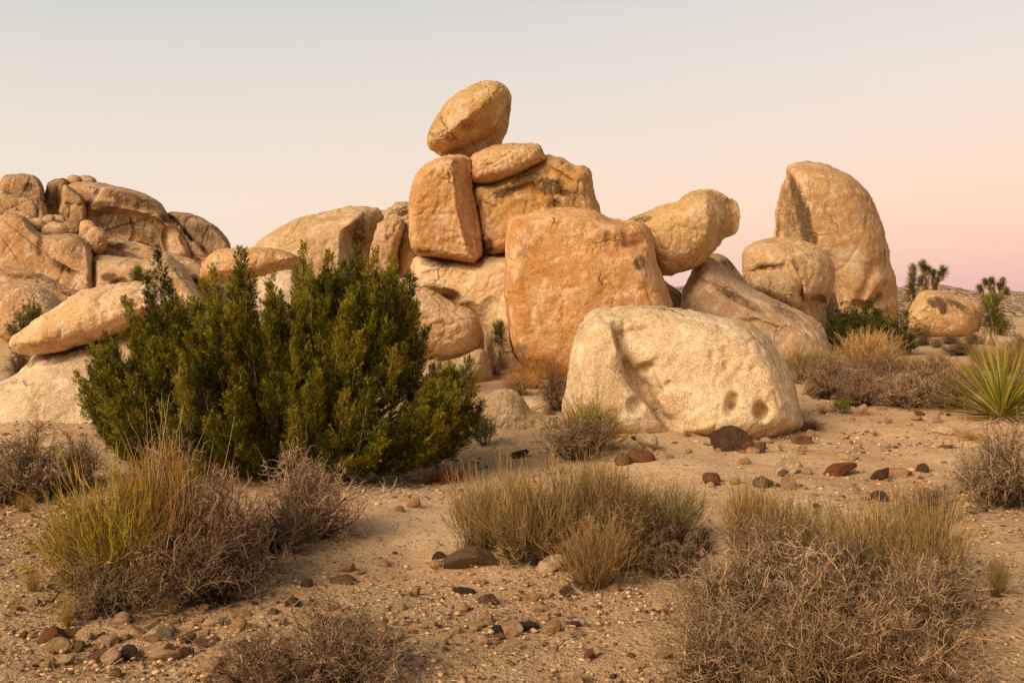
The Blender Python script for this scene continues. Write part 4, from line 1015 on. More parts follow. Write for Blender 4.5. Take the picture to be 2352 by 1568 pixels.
# ------------------------------------------------------------------ juniper
def juniper():
    rg = np.random.RandomState(77)
    sil = np.array([(340,640),(352,600),(358,580),(372,600),(385,640),(400,665),(430,690),(455,672),(470,648),(492,620),(510,645),(535,610),(552,580),(570,620),(590,665),(605,668),(622,630),(640,668),(665,650),(680,600),(697,572),(712,610),(730,620),(754,588),(780,610),(800,600),(820,580),(840,600),(860,584),(880,620),(904,594),(918,640),(943,634),(958,670),(970,715),(960,745),(978,756),(980,790),(956,826),(925,880),(945,875),(1000,842),(1040,838),(1075,830),(1090,868),(1104,930),(1090,970),(1070,1010),(1030,1055),(980,1090),(900,1125),(820,1135),(750,1120),(650,1115),(540,1112),(430,1105),(350,1100),(290,1085),(255,1055),(215,1010),(190,930),(180,868),(213,806),(244,774),(262,800),(283,790),(300,740),(292,696),(310,702),(322,690)], float)
    base = gp(640, 1125); Yc = base[1] + 0.9
    cx = 640
    tips = [(358,573),(335,640),(385,650),(290,692),(244,771),(213,804),(262,800),(180,866),(200,900),(552,578),(535,640),(575,640),(492,617),(468,648),(440,690),(622,630),(640,680),(697,569),(680,620),(715,630),(754,586),(735,640),(785,610),(820,578),(805,620),(860,582),(845,620),(904,591),(890,640),(943,632),(925,660),(955,700),(978,756),(960,800),(1000,846),(1035,840),(1075,830),(1092,868),(1104,930),(1095,960),(1080,1000),(1045,1030),(410,690),(320,740),(305,790)]
    T, Yd, R, Ln = [], [], [], []
    wid = 470.0
    def front(px):
        q = np.clip((px - 640) / wid, -1, 1); return 1.25 * math.sqrt(max(0.06, 1 - q * q))
    for (px, py) in tips:
        T.append((px, py)); Yd.append(Yc + rg.uniform(-0.35, 0.5) * front(px)); R.append(rg.uniform(17, 25)); Ln.append(rg.uniform(100, 150))
    cnt = 0
    while cnt < 440:
        px, py = rg.uniform(185, 1100), (rg.uniform(600, 1130) if rg.uniform() < .6 else rg.uniform(600, 800))
        if cnt > 370: px, py = (rg.uniform(950, 1100), rg.uniform(850, 1080)) if cnt % 3 else (rg.uniform(185, 300), rg.uniform(800, 1060))
        X, Y_ = np.array([px]), np.array([py])
        if not inside(X, Y_, sil)[0]: continue
        d = seg_dist(X, Y_, sil, True)[0][0]
        if d < 16: continue
        # leave a few gaps where the pale rock shows through
        if ((px - 577) / 20) ** 2 + ((py - 870) / 60) ** 2 < 1 or ((px - 935) / 22) ** 2 + ((py - 850) / 40) ** 2 < 1: continue
        cnt += 1
        T.append((px, py)); R.append(rg.uniform(15, 27)); Ln.append(rg.uniform(95, 165))
        lay = (py - 600) / 500
        Yd.append(Yc - front(px) * (0.25 + 0.8 * lay) * rg.uniform(0.35, 1.0) * min(1, d / 60))
    T = np.array(T, float); Yd = np.array(Yd); R = np.array(R); Ln = np.array(Ln)
    tipw = P(T[:, 0], T[:, 1], Yd)
    s = Yd / F
    # plume axis: comes from below, fanning from the root crown
    crown = np.array([base[0], Yc - 0.1, 0.25])
    dirs = unit(tipw - crown) * np.array([0.42, 0.35, 1]) + np.array([0, 0, 0.9])
    dirs = unit(dirs)
    low = unit(tipw - crown); lw = np.clip((0.9 - tipw[:, 2]) / 0.7, 0, 1)[:, None]
    dirs = unit(dirs * (1 - lw * .6) + low * lw * .6)
    root = tipw - dirs * (Ln * s)[:, None]
    root[:, 2] = np.maximum(root[:, 2], 0.08)
    Gf = Geo(); Gb = Geo()
    allc = []
    for i in range(len(T)):
        ax_ = tipw[i] - root[i]; L = np.linalg.norm(ax_); d = ax_ / L
        r = R[i] * s[i]
        nc = int(26 + 760 * L * r)
        t = rg.uniform(0.0, 1, nc) ** 0.85
        prof = np.minimum(1, (1.02 - t) * 1.6) ** 0.9 * (0.75 + 0.35 * np.sin(t * 13 + i))
        az = rg.uniform(0, 2 * pi, nc); rr = r * prof * np.sqrt(rg.uniform(0.05, 1, nc)) * 1.15
        u = unit(np.cross(d, [0.3, 1, 0.1])); w = np.cross(d, u)
        rad = u * np.cos(az)[:, None] + w * np.sin(az)[:, None]
        c = root[i] + d * (t * L)[:, None] + rad * rr[:, None]
        plume_t = rg.normal(0.0, 0.20)
        # tuft of sprigs
        m = 30
        od = unit(rad * 0.62 + d * 1.2 + rg.normal(0, .25, c.shape))
        fx = rg.uniform(0, 1, (nc * m, 1)) ** .9
        cc = np.repeat(c, m, 0) + rg.normal(0, .024, (nc * m, 3)) * (1.02 - fx) + np.repeat(od, m, 0) * (fx * .09 - .015)
        dd = np.repeat(od, m, 0) + rg.normal(0, .30, (nc * m, 3))
        tt = np.clip(np.repeat(rg.normal(.38 + plume_t, .15, nc) + .12 * (t - .4), m) + .16 * fx[:, 0] + rg.normal(0, .07, nc * m), 0, .94)
        rust = rg.uniform(size=nc * m) < 0.02; tt = np.where(rust, 1.0, tt)
        keep = cc[:, 2] > 0.03
        Gf.leaves(cc[keep], dd[keep], unit(np.cross(np.repeat(rad + d * .25, m, 0) + rg.normal(0, .38, cc.shape), dd))[keep] * 1.0, rg.uniform(.018, .042, nc * m)[keep], rg.uniform(.0045, .0085, nc * m)[keep], tt[keep], True)
        # branch along the plume
        k = 6; tt_ = np.linspace(0, 0.93, k + 1)[:, None]
        pl = root[i] + ax_ * tt_ + rg.normal(0, .006, (k + 1, 3))
        Gb.tubes(pl[None], np.array([.010]), np.array([.003]), np.array([rg.uniform(.2, .9)]), 4)
        # twiglets
        q = rg.randint(0, nc, 26)
        st = root[i] + d * (np.clip(t[q] - .06, 0, 1) * L)[:, None]
        Gb.tubes(np.stack([st, c[q]], 1), .0028, .0014, rg.uniform(.1, 1, 26))
        # limb from the root crown to the plume
        mid = crown * 0.5 + root[i] * 0.5 + np.array([0, 0, -0.10]) + rg.normal(0, .06, 3)
        st0 = np.array([base[0] + rg.normal(0, .16), Yc + rg.normal(0, .12), 0.0])
        bz = np.linspace(0, 1, 9)[:, None]
        cur = (1 - bz) ** 2 * st0 + 2 * bz * (1 - bz) * mid + bz ** 2 * root[i] + rg.normal(0, .012, (9, 3)) * np.sin(bz * pi)
        cur[:, 2] = np.maximum(cur[:, 2], 0.02)
        Gb.tubes(cur[None], np.array([rg.uniform(.016, .03)]), np.array([.010]), np.array([rg.uniform(.0, .6)]), 5)
    e = empty('juniper', (base[0], Yc, 0))
    tag(e, 'big dark green juniper with many upright tips in front of the pale slabs', 'shrub')
    off = np.array([base[0], Yc, 0])
    for G, nm, mt in ((Gb, 'branches', M_BARK), (Gf, 'foliage', M_JUN)):
        G.V = [v - off for v in G.V]
        o = link(nm, G.mesh(nm), mt, e)
    return e
juniper()

# ------------------------------------------------------------------ joshua trees, yucca, cactus
def joshua(px, py, Y, segs, label, name='joshua_tree', cat='tree', group=None, seed=0, blade=0.30, skirt=True, green=(1, 1, 1)):
    """segs: list of (list of (px,py) axis points from the foot up, trunk width px, green head length fraction, head radius px)"""
    rg = np.random.RandomState(seed)
    b = P(px, py, Y); off = np.array([b[0], Y, b[2]]); s = Y / F
    e = empty(name, tuple(off)); tag(e, label, cat, group)
    Gt, Gs, Gc = Geo(), Geo(), Geo()
    for ptsx, wpx, hf, rpx in segs:
        ax_ = catmull(ptsx, 6, False)
        yv = Y + rg.normal(0, 0.1)
        p = P(ax_[:, 0], ax_[:, 1], yv) - off
        L = np.linalg.norm(np.diff(p, axis=0), axis=1).sum()
        K = len(p)
        rr = wpx * s / 2
        Gt.tubes(p[None], np.array([rr]), np.array([rr * .75]), np.array([.45]), 10)
        def at(t):
            q = np.clip(t, 0, .999) * (K - 1); i = q.astype(int); f = (q - i)[:, None]
            return p[i] * (1 - f) + p[i + 1] * f, unit(p[i + 1] - p[i])
        # rough bark plates / dead leaves along the trunk pointing down
        n = int(500)
        t = rg.uniform(0, 1 - hf * .7, n); c, d = at(t)
        r = unit(np.cross(d, rg.normal(size=d.shape)))
        Gs.blades(c + r * rr * .9, -d * .9 + r * rg.uniform(.12, .4, (n, 1)), blade * rg.uniform(.25, .6, n), blade * .07, rg.uniform(0, .75, n), 0, 2)
        n = 150
        t = rg.uniform(max(0, 1 - hf * 1.35), 1 - hf * .85, n); c, d = at(t); r = unit(np.cross(d, rg.normal(size=d.shape)))
        Gs.blades(c + r * rr * .8, -d * .8 + r * rg.uniform(.3, 1.2, (n, 1)), blade * rg.uniform(.6, 1.0, n), blade * .08, rg.uniform(.3, 1, n), .1, 2)
        # green head
        n = int(420 * min(1.6, max(.7, hf * L / (rpx * s) / 2)))
        t = rg.uniform(1 - hf, 1, n); c, d = at(t); r = unit(np.cross(d, rg.normal(size=d.shape)))
        k = (t - (1 - hf)) / hf
        ang = np.radians(100 - 85 * k ** 1.2 + rg.normal(0, 12, n))[:, None]
        dd = d * np.cos(ang) + r * np.sin(ang)
        ln = rpx * s * rg.uniform(.85, 1.15, n)
        Gc.blades(c + r * rr * .4, dd, ln, ln * .085 + .004, np.clip(rg.normal(.5, .2, n) + .15 * k, 0, .95), 0, 2)
    link('trunk', Gt.mesh('trunk', True), M_BARK, e)
    link('dead_leaves', Gs.mesh('dead_leaves'), M_SKIRT, e)
    o = link('crown', Gc.mesh('crown'), M_BLADE, e); o.color = tuple(green) + (1,)
    return e
pj = gp(1143, 864)
joshua(1143, 866, pj[1] + .0, [([(1141, 866), (1143, 820), (1146, 780), (1146, 752)], 15, .40, 24)], 'small young joshua tree with a single tuft in front of the stack', seed=1, blade=.20)
joshua(2275, 802, 37.0, [([(2274, 806), (2273, 770), (2275, 730), (2278, 695)], 17, .52, 32)], 'bushy headed joshua tree nearest the right edge, with a straw coloured skirt', seed=2, blade=.5)
joshua(2095, 720, 54.0, [([(2091, 740), (2092, 700), (2094, 660), (2096, 618)], 13, .58, 18)], 'columnar joshua tree left of the lone rounded boulder', seed=3, blade=.5)
joshua(2118, 690, 60.0, [([(2122, 730), (2126, 670), (2130, 640), (2126, 622), (2119, 608)], 9, .20, 15), ([(2128, 640), (2133, 628), (2135, 618)], 6, .6, 9), ([(2126, 630), (2127, 622)], 6, .8, 12), ([(2113, 700), (2115, 660), (2116, 640)], 7, .45, 12)],
       'branched joshua tree just right of the columnar one, behind the lone boulder', seed=4, blade=.35)
joshua(2150, 690, 61.0, [([(2142, 720), (2148, 660), (2158, 640), (2166, 622)], 10, .22, 17), ([(2146, 665), (2144, 640), (2144, 625)], 7, .5, 11)],
       'joshua tree with a forked leaning head behind the lone boulder', seed=5, blade=.35)
joshua(2283, 700, 68.0, [([(2259, 700), (2255, 675), (2250, 660)], 8, .35, 12), ([(2290, 720), (2285, 680), (2270, 660), (2262, 645)], 7, .2, 10), ([(2285, 680), (2280, 655), (2277, 643)], 7, .35, 11), ([(2290, 690), (2300, 665), (2303, 645)], 7, .35, 12), ([(2300, 665), (2294, 655)], 6, .8, 10), ([(2290, 690), (2308, 680), (2312, 668)], 7, .4, 12), ([(2282, 680), (2278, 672)], 6, .8, 9)],
       'many headed joshua tree on the skyline at the right edge', seed=6, blade=.35)
joshua(2082, 745, 47.0, [([(2083, 760), (2083, 735), (2080, 718)], 5, .3, 11)], 'tiny bright green joshua tree sprout left of the lone boulder', seed=7, blade=.25, green=(1.3, 1.5, 1.0))
joshua(318, 700, 19.0, [([(322, 760), (320, 680), (316, 630)], 9, .30, 27)], 'joshua tree tuft rising beside the tallest juniper tip at the left', seed=8, blade=.25)

def yucca():
    rg = np.random.RandomState(9)
    p = gp(2300, 966); e = empty('yucca', tuple(p)); tag(e, 'spiky yellow green yucca with long stiff leaves at the right edge', 'yucca')
    n = 115; d = hemi(rg, n, 2, 78); d[:, 0] -= .05
    st = unit(d) * .05 + np.array([0, 0, .04])
    G = Geo(); G.blades(st, d, rg.uniform(.95, 1.5, n), rg.uniform(.026, .042, n), np.clip(rg.normal(.6, .2, n), 0.1, 1), .10, 6, .5)
    link('leaf_rosette', G.mesh('leaf_rosette'), M_BLADE, e).color = (1.35, 1.25, .8, 1)
    D = Geo(); n = 30; d = hemi(rg, n, -3, 8)
    D.blades(np.zeros((n, 3)) + np.array([0, 0, .05]), d, rg.uniform(.5, .95, n), .04, rg.uniform(.3, 1, n), .06, 5, .4)
    link('dead_leaves', D.mesh('dead_leaves'), M_SKIRT, e)
    T = Geo(); n = 46; q = rg.randint(0, 120, n)
    s0 = unit(hemi(rg, n, 10, 80)) * rg.uniform(.2, .7, (n, 1)); pp, _ = grow(rg, s0, rg.normal(size=(n, 3)), rg.uniform(.06, .16, n), 5, .5, 0)
    T.tubes(pp, .0015, .0008, .9); link('leaf_threads', T.mesh('leaf_threads'), M_STRAW, e)
    C = Geo(); n = 1
    return e
yucca()

def cactus():
    rg = np.random.RandomState(4)
    cen = gp(1545, 1290); e = empty('hedgehog_cactus', tuple(cen)); tag(e, 'dark clump of spiny hedgehog cactus at the edge of the big twiggy shrub', 'cactus')
    prot = []
    for v in range(3):
        hh, rr = [(.15, .030), (.12, .028), (.18, .032)][v]
        nr, nh = 22, 12
        th = np.linspace(0, 2 * pi, nr, endpoint=False); zz_ = np.linspace(0, 1, nh)
        TH, ZZ = np.meshgrid(th, zz_)
        rad = rr * np.sqrt(np.clip(1 - np.clip((ZZ - .55) / .45, 0, 1) ** 2.4, 0.0, 1)) * (1 + .13 * np.cos(TH * 11))
        V = np.stack([rad * np.cos(TH), rad * np.sin(TH), ZZ * hh], -1).reshape(-1, 3)
        a = (np.arange(nh - 1)[:, None] * nr + np.arange(nr)[None]).ravel(); b = (np.arange(nh - 1)[:, None] * nr + (np.arange(nr)[None] + 1) % nr).ravel()
        G = Geo(); G.add(V, quads=np.stack([a, b, b + nr, a + nr], 1), tint=np.clip(rg.normal(.4, .2, len(V)), 0, 1))
        S = Geo(); rib = rg.randint(0, 11, 520) * 2 * pi / 11; z = rg.uniform(.1, 1, 520)
        rs = rr * np.sqrt(np.clip(1 - np.clip((z - .55) / .45, 0, 1) ** 2.4, 0, 1)) * 1.1
        c = np.stack([rs * np.cos(rib), rs * np.sin(rib), z * hh], 1)
        d = unit(np.stack([np.cos(rib), np.sin(rib), (z - .4) * 1.2], 1)) + rg.normal(0, .55, c.shape)
        L = rg.uniform(.012, .03, 520)
        S.tubes(np.stack([c, c + unit(d) * L[:, None]], 1), .0013, .0005, rg.uniform(0, 1, 520))
        ma = G.mesh('stem', True); ma.materials.append(M_CACT); mb_ = S.mesh('spines'); mb_.materials.append(M_SPINE)
        prot.append((ma, mb_))
    spots = [(1480,1250),(1490,1240),(1500,1268),(1515,1240),(1528,1262),(1540,1245),(1505,1290),(1530,1305),(1533,1285),(1560,1262),(1562,1300),(1550,1235),(1580,1240),(1590,1302),(1600,1240),(1612,1228),(1625,1250),(1590,1265),(1575,1285),(1545,1270)]
    for i, (px, py) in enumerate(spots):
        q = gp(px, py + 22); a, b_ = prot[i % 3]
        o = link('stem', a, None, e, tuple(q - cen)); sp = link('spines', b_, None, o)
        o.rotation_euler = (rg.uniform(-.3, .3), rg.uniform(-.3, .3), rg.uniform(0, 6)); sc = rg.uniform(.75, 1.15); o.scale = (sc * 1.1, sc * 1.1, sc)
cactus()

# ------------------------------------------------------------------ shrubs, one by one
GD, PU, WM = (.72, .70, .68), (.82, .66, .66), (1.05, .95, .85)
TW = 'dry twiggy shrubs of the desert floor'
shrub('twig', 55, 1150, 250, 985, 'dark brown twiggy shrub at the left edge behind the yellow green shrub', tone=(.62, .56, .5), var=0)
shrub('twig', 170, 1120, 170, 1000, 'dark brown twiggy shrub between the pale left slab and the juniper foot', tone=(.62, .56, .5), var=1)
shrub('yellow', 262, 1352, 350, 1085, 'yellow green shrub bristling with straw stalks at the lower left', tones=[(1, 1, 1), (1.1, 1, .9), (1.15, 1.2, .85)], var=0)
shrub('yellow', 380, 1330, 270, 1040, 'straw coloured shrub with tall pale stalks, right of the yellow green shrub', tones=[(1, 1, 1), (1.05, 1, 1), (.95, .75, .9)], var=1)
shrub('twig', 400, 1300, 270, 1025, 'grey brown twiggy shrub behind the straw stalks at the lower left', tone=(.85, .75, .68), var=2)
shrub('twig', 520, 1335, 300, 1085, 'reddish brown twiggy shrub between the straw stalks and the pale pinkish shrub', tone=(.80, .66, .6), var=3)
shrub('twig', 700, 1232, 240, 1042, 'pale pinkish twiggy shrub in front of the juniper foot', tone=(1.15, .98, .92), var=0)
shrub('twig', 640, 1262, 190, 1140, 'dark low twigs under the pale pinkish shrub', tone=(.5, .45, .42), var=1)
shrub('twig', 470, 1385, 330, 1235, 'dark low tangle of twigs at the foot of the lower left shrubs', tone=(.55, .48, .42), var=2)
shrub('twig', 250, 1400, 260, 1290, 'sparse grey twigs spreading below the yellow green shrub', tone=(.75, .68, .6), var=3)
shrub('twig', 790, 1560, 330, 1385, 'low purplish brown twiggy shrub at the bottom edge left of centre', tone=(.75, .66, .62), var=0)
shrub('twig', 600, 1590, 300, 1450, 'sparse low brown shrub at the bottom edge, left of the purplish one', tone=(.7, .6, .52), var=1)
shrub('twig', 205, 1345, 200, 1175, 'straw coloured bare twigs in front of the yellow green shrub', tone=(1.25, 1.05, .72), var=1)
shrub('twig', 330, 1365, 240, 1200, 'tangled pale dead branches at the foot of the yellow green shrub', tone=(1.1, .95, .75), var=3)
shrub('twig', 330, 1300, 220, 1060, 'straw coloured twiggy shrub among the tall pale stalks', tone=(1.2, 1.0, .72), var=0)
shrub('twig', 1240, 1282, 280, 1120, 'woody straw coloured shrub inside the left half of the centre reeds', tone=(.95, .82, .6), var=3)
shrub('twig', 1400, 1300, 230, 1150, 'woody brown shrub inside the right half of the centre reeds', tone=(.8, .68, .5), var=1)
shrub('green', 1935, 806, 120, 716, 'dark green bush hugging the foot of the round topped boulder', var=0)
# central reeds
RG = 'reedy shrubs in the centre foreground'
shrub('reed', 1105, 1262, 190, 1090, 'leftmost clump of the centre reedy shrub, leaning left', tone=(.95, .95, .9), var=0)
shrub('reed', 1215, 1285, 260, 1062, 'tall middle clump of the centre reedy shrub', tone=(.88, .84, .75), var=1)
shrub('reed', 1345, 1262, 240, 1052, 'tall right clump of the centre reedy shrub with golden stalks', tone=(.95, .88, .72), var=2)
shrub('reed', 1430, 1255, 160, 1090, 'small back clump of the centre reedy shrub next to the grey green one', tone=(.85, .82, .72), var=0)
shrub('reed', 1365, 1345, 210, 1195, 'low reedy shrub in front of the dark hollow, beside the white rock', tone=(.95, .85, .75), var=1)
shrub('twig', 1290, 1290, 240, 1190, 'dead twigs toned dark as shade in the hollow of the centre reedy shrub', tone=(.35, .32, .3), var=2)  # added to blacken the reed interior, shade carried by the dark tone
shrub('reed', 1535, 1240, 190, 1105, 'grey green reedy shrub above the cactus clump', tone=(.85, .92, .95), var=2)
# lower right mass
shrub('reed', 1720, 1285, 150, 1105, 'golden reedy clump at the upper left of the big lower right shrub', tone=(1.0, .95, .8), var=0)
shrub('reed', 1830, 1290, 230, 1135, 'olive reedy clump in the upper middle of the lower right shrubs', tone=(.85, .86, .74), var=1)
shrub('reed', 2010, 1330, 260, 1150, 'pale reedy clump with light stalks in the upper right of the lower right shrubs', tone=(1.0, .95, .85), var=2)
shrub('reed', 2130, 1350, 200, 1140, 'golden reedy clump leaning right beside the low purple cushion', tone=(.95, .9, .75), var=0)
shrub('twig', 1760, 1375, 260, 1170, 'reddish brown twiggy shrub among the olive reeds at the lower right', tone=(.85, .70, .64), var=1)
shrub('twig', 1690, 1440, 320, 1250, 'grey twiggy shrub at the left of the big lower right mass, right of the cactus', tone=(.95, .85, .78), var=3)
shrub('twig', 1650, 1570, 330, 1375, 'grey brown twiggy shrub at the bottom edge, left end of the lower right mass', tone=(.9, .8, .7), var=0)
shrub('twig', 1880, 1480, 380, 1260, 'large tangled grey twiggy shrub in the middle of the lower right mass', tone=(.92, .8, .72), var=2)
shrub('twig', 1850, 1610, 360, 1390, 'tangled brown twiggy shrub at the bottom edge below the large grey one', tone=(.85, .72, .62), var=1)
shrub('twig', 2080, 1500, 340, 1300, 'rusty brown twiggy shrub at the right of the lower right mass', tone=(.95, .82, .72), var=0)
shrub('twig', 2090, 1600, 380, 1400, 'rusty twiggy shrub at the bottom edge in the right corner', tone=(.95, .78, .68), var=3)
shrub('twig', 2150, 1420, 260, 1265, 'grey twigs on the right flank of the pale reedy clump', tone=(.85, .76, .68), var=1)
shrub('twig', 1960, 1400, 240, 1240, 'dead twigs toned dark as shade in the hollow of the lower right mass', tone=(.35, .32, .3), var=2)  # added for darkness between the shrubs, tone stands in for shade
shrub('reed', 1790, 1545, 120, 1440, 'short pale reed tuft poking out of the bottom twigs', tone=(1.0, .9, .75), var=1)
shrub('reed', 2288, 1370, 60, 1270, 'thin upright reeds at the right edge', tone=(.8, .8, .65), var=1)
shrub('twig', 2310, 1160, 230, 975, 'grey twiggy shrub cut by the right edge below the yucca', tone=(.9, .82, .74), var=2)
shrub('twig', 2255, 1130, 120, 1040, 'olive grey twiggy shrub at the left foot of the right edge shrub', tone=(.72, .74, .60), var=1)
shrub('twig', 2135, 1195, 150, 1115, 'low purple brown cushion shrub on gravel, right of centre', tone=(.68, .55, .55), var=0)
shrub('twig', 1808, 990, 66, 962, 'low dry cushion shrub touching the right foot of the pale front boulder', tone=(.75, .62, .55), var=1)
shrub('twig', 1868, 985, 60, 963, 'low dry cushion shrub one step right of the pale front boulder', tone=(.75, .62, .55), var=2)
# around the front boulder
shrub('twig', 1330, 1050, 190, 950, 'dark twiggy skirt under the straw topped shrub at the front boulder', tone=(.7, .66, .58), var=3)
shrub('yellow', 1355, 1035, 175, 915, 'straw topped shrub leaning on the left foot of the pale front boulder', tones=[(.8, .8, .7), (1, 1, .9), (.95, .95, .9)], var=0)
shrub('green', 1330, 960, 75, 905, 'olive yellow bush behind the straw topped shrub against the front boulder', tones=[(1, 1, 1), (3.4, 2.6, 2.0)], var=0)
shrub('twig', 1275, 940, 115, 842, 'dark brown bush between the square boulder and the front boulder', tone=(.55, .42, .36), var=0)
shrub('twig', 1185, 905, 90, 862, 'low reddish brush at the foot of the small joshua tree', tone=(.85, .62, .48), var=1)
shrub('green', 1112, 1022, 75, 955, 'grey green herb at the left foot of the small speckled boulder', tones=[(1, 1, 1), (2.2, 2.6, 4.0)], var=1)
for i, (px, py, w, top) in enumerate([(1205, 880, 66, 815), (1240, 872, 76, 806), (1278, 868, 76, 814), (1178, 892, 50, 842), (1305, 872, 50, 822), (1225, 892, 76, 845)]):
    shrub('tuft', px, py, w, top, ['golden grass tuft at the foot of the square boulder, left of the middle', 'tallest golden grass tuft at the foot of the square boulder', 'golden grass tuft beside the dark brown bush under the square boulder', 'dull grass tuft just right of the small joshua tree', 'low grass tuft behind the dark brown bush', 'front grass tuft between the small joshua tree and the dark brown bush'][i], name='grass_tuft', cat='grass tuft', group='golden grass tufts under the square boulder', tone=(1.15, .86, .52))
for i, (px, py, w, top, lb) in enumerate([(1040, 1108, 90, 1060, 'rust red dead grass tuft under the right end of the juniper'), (1000, 1112, 90, 1072, 'darker rust red grass tuft tucked under the juniper'),
        (155, 1440, 50, 1350, 'thin yellow grass tuft below the yellow green shrub'), (75, 1360, 60, 1290, 'yellow grass tuft at the left edge'), (60, 1175, 60, 1125, 'yellow grass tuft under the dark left shrub'),
        (1290, 1090, 24, 1060, 'small yellow grass tuft behind the centre reeds'), (2100, 852, 60, 822, 'yellow grass tuft among the far right shrubs'), (1580, 1002, 40, 978, 'yellow grass tuft at the foot of the pale front boulder'), (1476, 935, 26, 880, 'grass growing in the cleft of the pale front boulder'),
        (395, 1410, 30, 1355, 'short yellow grass tuft near the bottom of the straw stalks')]):
    shrub('tuft', px, py, w, top, lb, name='grass_tuft', cat='grass tuft', tone=(.55, .30, .19) if 'rust' in lb else (.9, .8, .45))
# right middle distance
shrub('green', 1995, 815, 265, 700, 'dark green bush at the foot of the tall fin boulder', var=0)
shrub('green', 2075, 818, 60, 755, 'dark green bush on the right flank behind the straw shrub', var=1)
shrub('green', 1930, 800, 90, 722, 'dark green bush against the sloping boulder', var=1)
shrub('reed', 1992, 846, 175, 760, 'straw coloured domed shrub in front of the dark green bush', tone=(1.25, 1.15, 1.0), var=2)
shrub('reed', 1850, 880, 120, 795, 'olive reedy shrub right beside the pale front boulder', tone=(.75, .75, .65), var=0)
shrub('reed', 1900, 860, 90, 805, 'grey olive shrub between the olive reeds and the straw dome', tone=(.9, .9, .75), var=1)
shrub('twig', 1910, 915, 172, 820, 'purple brown twiggy shrub left in the row behind the sandy path', tone=(.72, .60, .58), var=0)
shrub('twig', 2015, 905, 149, 806, 'darkest purple brown twiggy shrub in the middle of the row', tone=(.58, .47, .46), var=1)
shrub('twig', 1975, 930, 149, 846, 'twiggy purple brown shrub low in the row above the small green herb', tone=(.65, .54, .52), var=2)
shrub('twig', 2090, 935, 184, 850, 'light twiggy shrub at the front right of the row', tone=(.9, .76, .72), var=3)
shrub('twig', 2120, 905, 172, 820, 'purple brown twiggy shrub behind the light one near the yucca', tone=(.66, .56, .54), var=0)
shrub('twig', 2180, 935, 126, 846, 'sparse purple brown shrub touching the yucca leaves', tone=(.72, .6, .58), var=1)
shrub('twig', 2165, 855, 70, 815, 'small brown shrub on the far sand, left of the yucca', tone=(.8, .66, .52), var=2)
shrub('twig', 2212, 815, 105, 785, 'low dark shrub on the far sand in front of the lone boulder', tone=(.45, .36, .33), var=0)
shrub('reed', 2258, 850, 80, 790, 'thin pale shrub below the nearest joshua tree', tone=(.85, .75, .65), var=1)
shrub('twig', 2122, 792, 44, 752, 'grey upright shrub at the left foot of the lone boulder', tone=(.6, .55, .42), var=3)
shrub('twig', 2185, 790, 60, 768, 'brown low shrub at the right foot of the lone boulder', tone=(.6, .45, .36), var=1)
shrub('twig', 2152, 800, 36, 778, 'olive low shrub in front of the lone boulder', tone=(.6, .55, .38), var=0)
shrub('green', 2290, 770, 90, 715, 'olive bush behind the nearest joshua tree at the right edge', tones=[(1, 1, 1), (2.2, 1.9, 1.4)], var=0)
shrub('green', 1938, 948, 52, 914, 'small fresh green herb in front of the purple brown row', tones=[(1, 1, 1), (3.5, 3.0, 2.6)], var=1)
shrub('twig', 2200, 905, 110, 850, 'thin brown shrub right behind the yucca', tone=(.8, .66, .55), var=0)
for a_ in [(2250, 905, 100, 850, 'twig', 'sparse brown shrub behind the yucca, nearer the lone boulder', (.8, .68, .55)), (2330, 930, 120, 850, 'twig', 'brown shrub cut by the right edge behind the yucca', (.7, .6, .5)),
        (2225, 870, 70, 832, 'reed', 'pale low reeds on the far sand behind the yucca', (1.0, .9, .75)), (2320, 860, 110, 790, 'reed', 'reedy shrub at the right edge below the nearest joshua tree', (.9, .8, .65)),
        (2140, 830, 50, 805, 'tuft', 'yellowish tuft on the far sand between the straw dome and the low dark shrub', (.8, .7, .45)), (2060, 850, 70, 812, 'reed', 'pale reeds at the right foot of the straw coloured dome', (1.0, .9, .7)),
        (2340, 815, 90, 770, 'twig', 'dark brush at the far right edge behind the pale slab', (.55, .48, .4)), (2240, 790, 70, 762, 'twig', 'brown brush between the lone boulder and the pale slab', (.6, .5, .4)),
        (1880, 905, 90, 862, 'twig', 'dead grey shrub at the left end of the purple brown row', (.85, .72, .62)), (2010, 1000, 26, 985, 'tuft', 'very small dry tuft on the bare sand path', (.8, .65, .45)),
        (1700, 1030, 30, 1000, 'tuft', 'dry tuft hugging the big dark angular rock', (.9, .75, .45)), (1890, 950, 40, 928, 'tuft', 'dry tuft on the sand right of the pale front boulder', (.9, .7, .45)),
        (2230, 1010, 90, 985, 'tuft', 'flattened straw under the dead yucca leaves', (1, .85, .6)), (1560, 820, 60, 790, 'twig', 'brush at the seam of the square boulder and the sloping boulder', (.6, .5, .4))]:
    shrub(a_[4], a_[0], a_[1], a_[2], a_[3], a_[5], tone=a_[6], name='grass_tuft' if a_[4] == 'tuft' else 'shrub', cat='grass tuft' if a_[4] == 'tuft' else 'shrub')
# left background greens: stand on the ground behind the slabs
def shrub_at(kind, px, py, Y, w, h, label, **kw):
    p = P(px, py, Y); s = Y / F; pr = KINDS[kind][0][0]
    e = empty('shrub', tuple(p), 1.0, (w * s, w * s, h * s)); tag(e, label, 'shrub')
    for m, t in zip(pr, kw.get('tones', [(1, 1, 1)] * 3)):
        o = link(m.name.split('.')[0], m, None, e); o.color = tuple(t) + (1,)
    return e
shrub_at('green', 85, 800, 22.0, 110, 105, 'green bush behind the orange tinted slab at the left edge', tones=[(1, 1, 1), (1.3, 1.3, 1.1)])
shrub_at('twig', 50, 880, 15.5, 90, 80, 'dark twigs in the gap between the two left slabs', tones=[(.4, .35, .3), (.4, .35, .3)])

